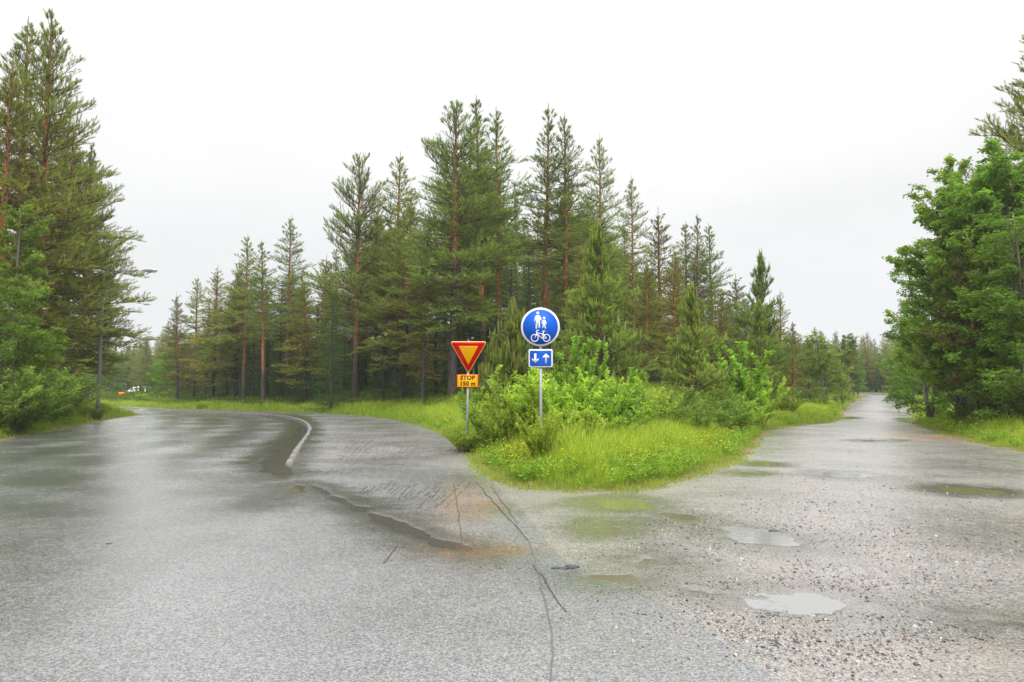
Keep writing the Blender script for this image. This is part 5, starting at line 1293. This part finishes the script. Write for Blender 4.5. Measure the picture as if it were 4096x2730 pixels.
# sign seen from behind
Y0 = 100.0; x0 = XY(316, Y0); zb = z1(x0, Y0); kk = F / Y0
s = empty('road_sign', (x0, Y0, zb), 'grey back of a round sign with a small disc below, beyond the bend', 'road sign')
zc = ZAT(891, Y0) - zb
plate('large_disc', circle(3.4 / kk, 28), .01, -.03, M_ALU, s, (0, 0, zc)); plate('small_disc', circle(2.3 / kk, 24), .01, -.03, M_ALU, s, (0, 0, ZAT(898.2, Y0) - zb)); post(s, .035, -.3, zc)
x0 = XY(308, 96); zb = z1(x0, 96)
s = empty('marker_post', (x0, 96, zb), 'slim pale marker post left of the round sign back', 'post'); post(s, .045, -.3, ZAT(897, 96) - zb, m=M_WHITE)
mbc = MB(); mbc.tube([(0, 0, ZAT(897, 96) - zb), (0, 0, ZAT(896.4, 96) - zb)], [.05, .03], 10); link('post_cap', mbc.mesh('post_cap', M_GALV), s)

# shelter
M_DARKW = simple('dark_wood', (.02, .024, .032), .6, noise=.3)
M_ROOF = simple('shelter_roof', (.28, .30, .29), .5)
Y0 = 88.0; x0 = XY(357, Y0); zb = z1(x0, Y0)
s = empty('shelter', (x0, Y0, zb), 'dark open fronted shelter with a flat roof among the trees', 'shelter')
hgt = ZAT(889, Y0) - zb; wd = 36 / (F / Y0)
for nm, bx, mm in (('back_wall', (-wd / 2, wd / 2, 1.2, 1.3, -.2, hgt - .12), M_DARKW), ('side_wall', (-wd / 2, -wd / 2 + .1, -.3, 1.197, -.2, hgt - .12), M_DARKW), ('side_wall', (wd / 2 - .1, wd / 2, -.3, 1.197, -.2, hgt - .12), M_DARKW), ('roof', (-wd / 2 - .3, wd / 2 + .3, -.8, 1.5, hgt - .118, hgt), M_ROOF), ('bench', (-wd / 2 + .2, wd / 2 - .2, .7, 1.1, .38, .45), M_DARKW), ('post', (-wd / 2 - .06, -wd / 2 + .06, -.7, -.58, -.2, hgt - .121), M_WHITE)):
    mb = MB(); mb.box(*bx); link(nm, mb.mesh(nm, mm), s)
# white van body far away
Y0 = 130.0; x0 = XY(305, Y0); zb = z1(x0, Y0); kk = F / Y0
s = empty('parked_van', (x0, Y0, ZAT(909, Y0)), 'white vehicle roof glimpsed beyond the bend', 'van')
wd = 15 / kk; M_GLASS = simple('dark_glass', (.03, .035, .04), .1); M_TYRE = simple('tyre', (.02, .02, .02), .7)
mb = MB(); prof = [(-wd / 2, .35), (wd / 2, .35), (wd / 2, 1.45), (wd / 2 - .25, 1.6), (-wd / 2 + .7, 1.6), (-wd / 2 + .2, 1.0), (-wd / 2, .9)]
V, T_ = flat(prof, 1.7, -.85); mb.add(V, T_); link('body', mb.mesh('body', M_WHITE), s)
plate('side_window', [(-wd / 2 + .5, 1.0), (wd / 2 - .2, 1.0), (wd / 2 - .25, 1.38), (-wd / 2 + .75, 1.38)], .01, -.865, M_GLASS, s)
for xx in (-wd / 2 + .35, wd / 2 - .35):
    mb = MB(); mb.tube([(0, -.9, 0), (0, -.7, 0)], .3, 16); link('wheel', mb.mesh('wheel', M_TYRE), s).location = (xx, 0, .3)

# street lamps
M_POLE = simple('dark_lamp_pole', (.10, .10, .10), .6, noise=.2, nscale=6)
def lamp(px, Y0, ytop, armpx, r_, label, mpole):
    x0 = XY(px, Y0); zb = z1(x0, Y0); s = empty('street_lamp', (x0, Y0, zb), label, 'street lamp'); zt = ZAT(ytop, Y0) - zb; arm = armpx / (F / Y0)
    mb = MB(); mb.tube([(0, 0, -.4), (0, 0, 1.0), (0, 0, 1.02), (0, 0, zt - .5)], [r_ * 1.25, r_ * 1.2, r_, r_ * .6], 12); link('pole', mb.mesh('pole', mpole, True), s)
    sg = 1 if arm > 0 else -1
    mb = MB(); mb.tube([(0, 0, zt - .52), (sg * .04, 0, zt - .2), (sg * .3, 0, zt - .02), (arm - sg * .4, 0, zt)], [r_ * .6, r_ * .55, r_ * .45, r_ * .4], 8); link('arm', mb.mesh('arm', M_GALV, True), s)
    mb = MB(); L = .85; P = [(arm - sg * .45 + sg * L * q, 0, zt + .02) for q in (0, .08, .3, .7, .95, 1)]
    mb.tube(P, [.03, .06, .11, .13, .08, .02], 10); me = mb.mesh('lamp_head', M_ALU, True)
    o = link('lamp_head', me, s); 
    mb = MB(); mb.box(-.24, .24, -.08, .08, -.02, .0); link('lens', mb.mesh('lens', simple('lamp_lens', (.6, .62, .6), .2)), s).location = (arm + sg * .05, 0, zt - .085)
    return s
lamp(223.5, 38.8, 622.5, 108, .10, 'near street lamp with a long arm reaching out of the left pines', M_POLE)
lamp(232, 118.0, 838, -8, .09, 'far pale street lamp standing beyond the near one', M_GALV)

# lumps of broken asphalt at the seam
M_LUMP = simple('broken_asphalt', (.035, .035, .038), .35, spec=.5, noise=.4, nscale=60, bump=.8)
r = random.Random(4)
for k, (px, py, sz_, lab) in enumerate(((1312, 1304, .045, 'black lump of broken asphalt at the seam'), (1296, 1307, .035, 'smaller asphalt lump left of the black one'), (1278, 1306, .03, 'flat asphalt fragment farthest left at the seam'), (1481, 1413, .014, 'single dark pebble on the bare foreground asphalt'), (1776, 1220, .035, 'dark stone on the rim of the large bright puddle'), (250, 1250, .022, 'lone dark stone on the left lane'))):
    x, y = G(px, py); mb = MB(); rr = np.random.RandomState(k)
    n = 9; V = [(0, 0, .8)] + [(math.cos(a_) * q, math.sin(a_) * q, h_) for q, h_ in ((.6, .6), (1.1, .1), (1.0, -.3)) for a_ in np.linspace(0, 2 * math.pi, n, endpoint=False)]
    V = np.array(V) * rr.uniform(.72, 1.25, (len(V), 1)) * (1.5, .9, .7) * sz_; T_ = [(0, 1 + q, 1 + (q + 1) % n) for q in range(n)]
    for ring in range(2):
        b0 = 1 + ring * n
        for q in range(n): a_, b_, c_, d_ = b0 + q, b0 + (q + 1) % n, b0 + n + q, b0 + n + (q + 1) % n; T_ += [(a_, c_, b_), (b_, c_, d_)]
    mb.add(V, T_); link('asphalt_lump' if k < 3 else 'stone', mb.mesh('lump', M_LUMP), None, None, lab, 'stone' if k > 2 else 'asphalt lump', None, (x, y, z1(x, y)))

# ------------------------------------------------------------------ haze
HAZE = 0.0005
if HAZE:
    mb = MB(); mb.box(-950, 950, -950, 950, -1.2, 32); me = mb.mesh('haze', None)
    hm = bpy.data.materials.new('haze'); hm.use_nodes = True; t = hm.node_tree; t.nodes.clear(); o_ = N(t, 'ShaderNodeOutputMaterial'); v = N(t, 'ShaderNodeVolumePrincipled')
    v.inputs['Density'].default_value = HAZE; v.inputs['Color'].default_value = (.93, .96, 1, 1); v.inputs['Anisotropy'].default_value = .2
    t.links.new(v.outputs[0], o_.inputs['Volume']); me.materials.append(hm)
    link('haze', me, None, 'stuff')
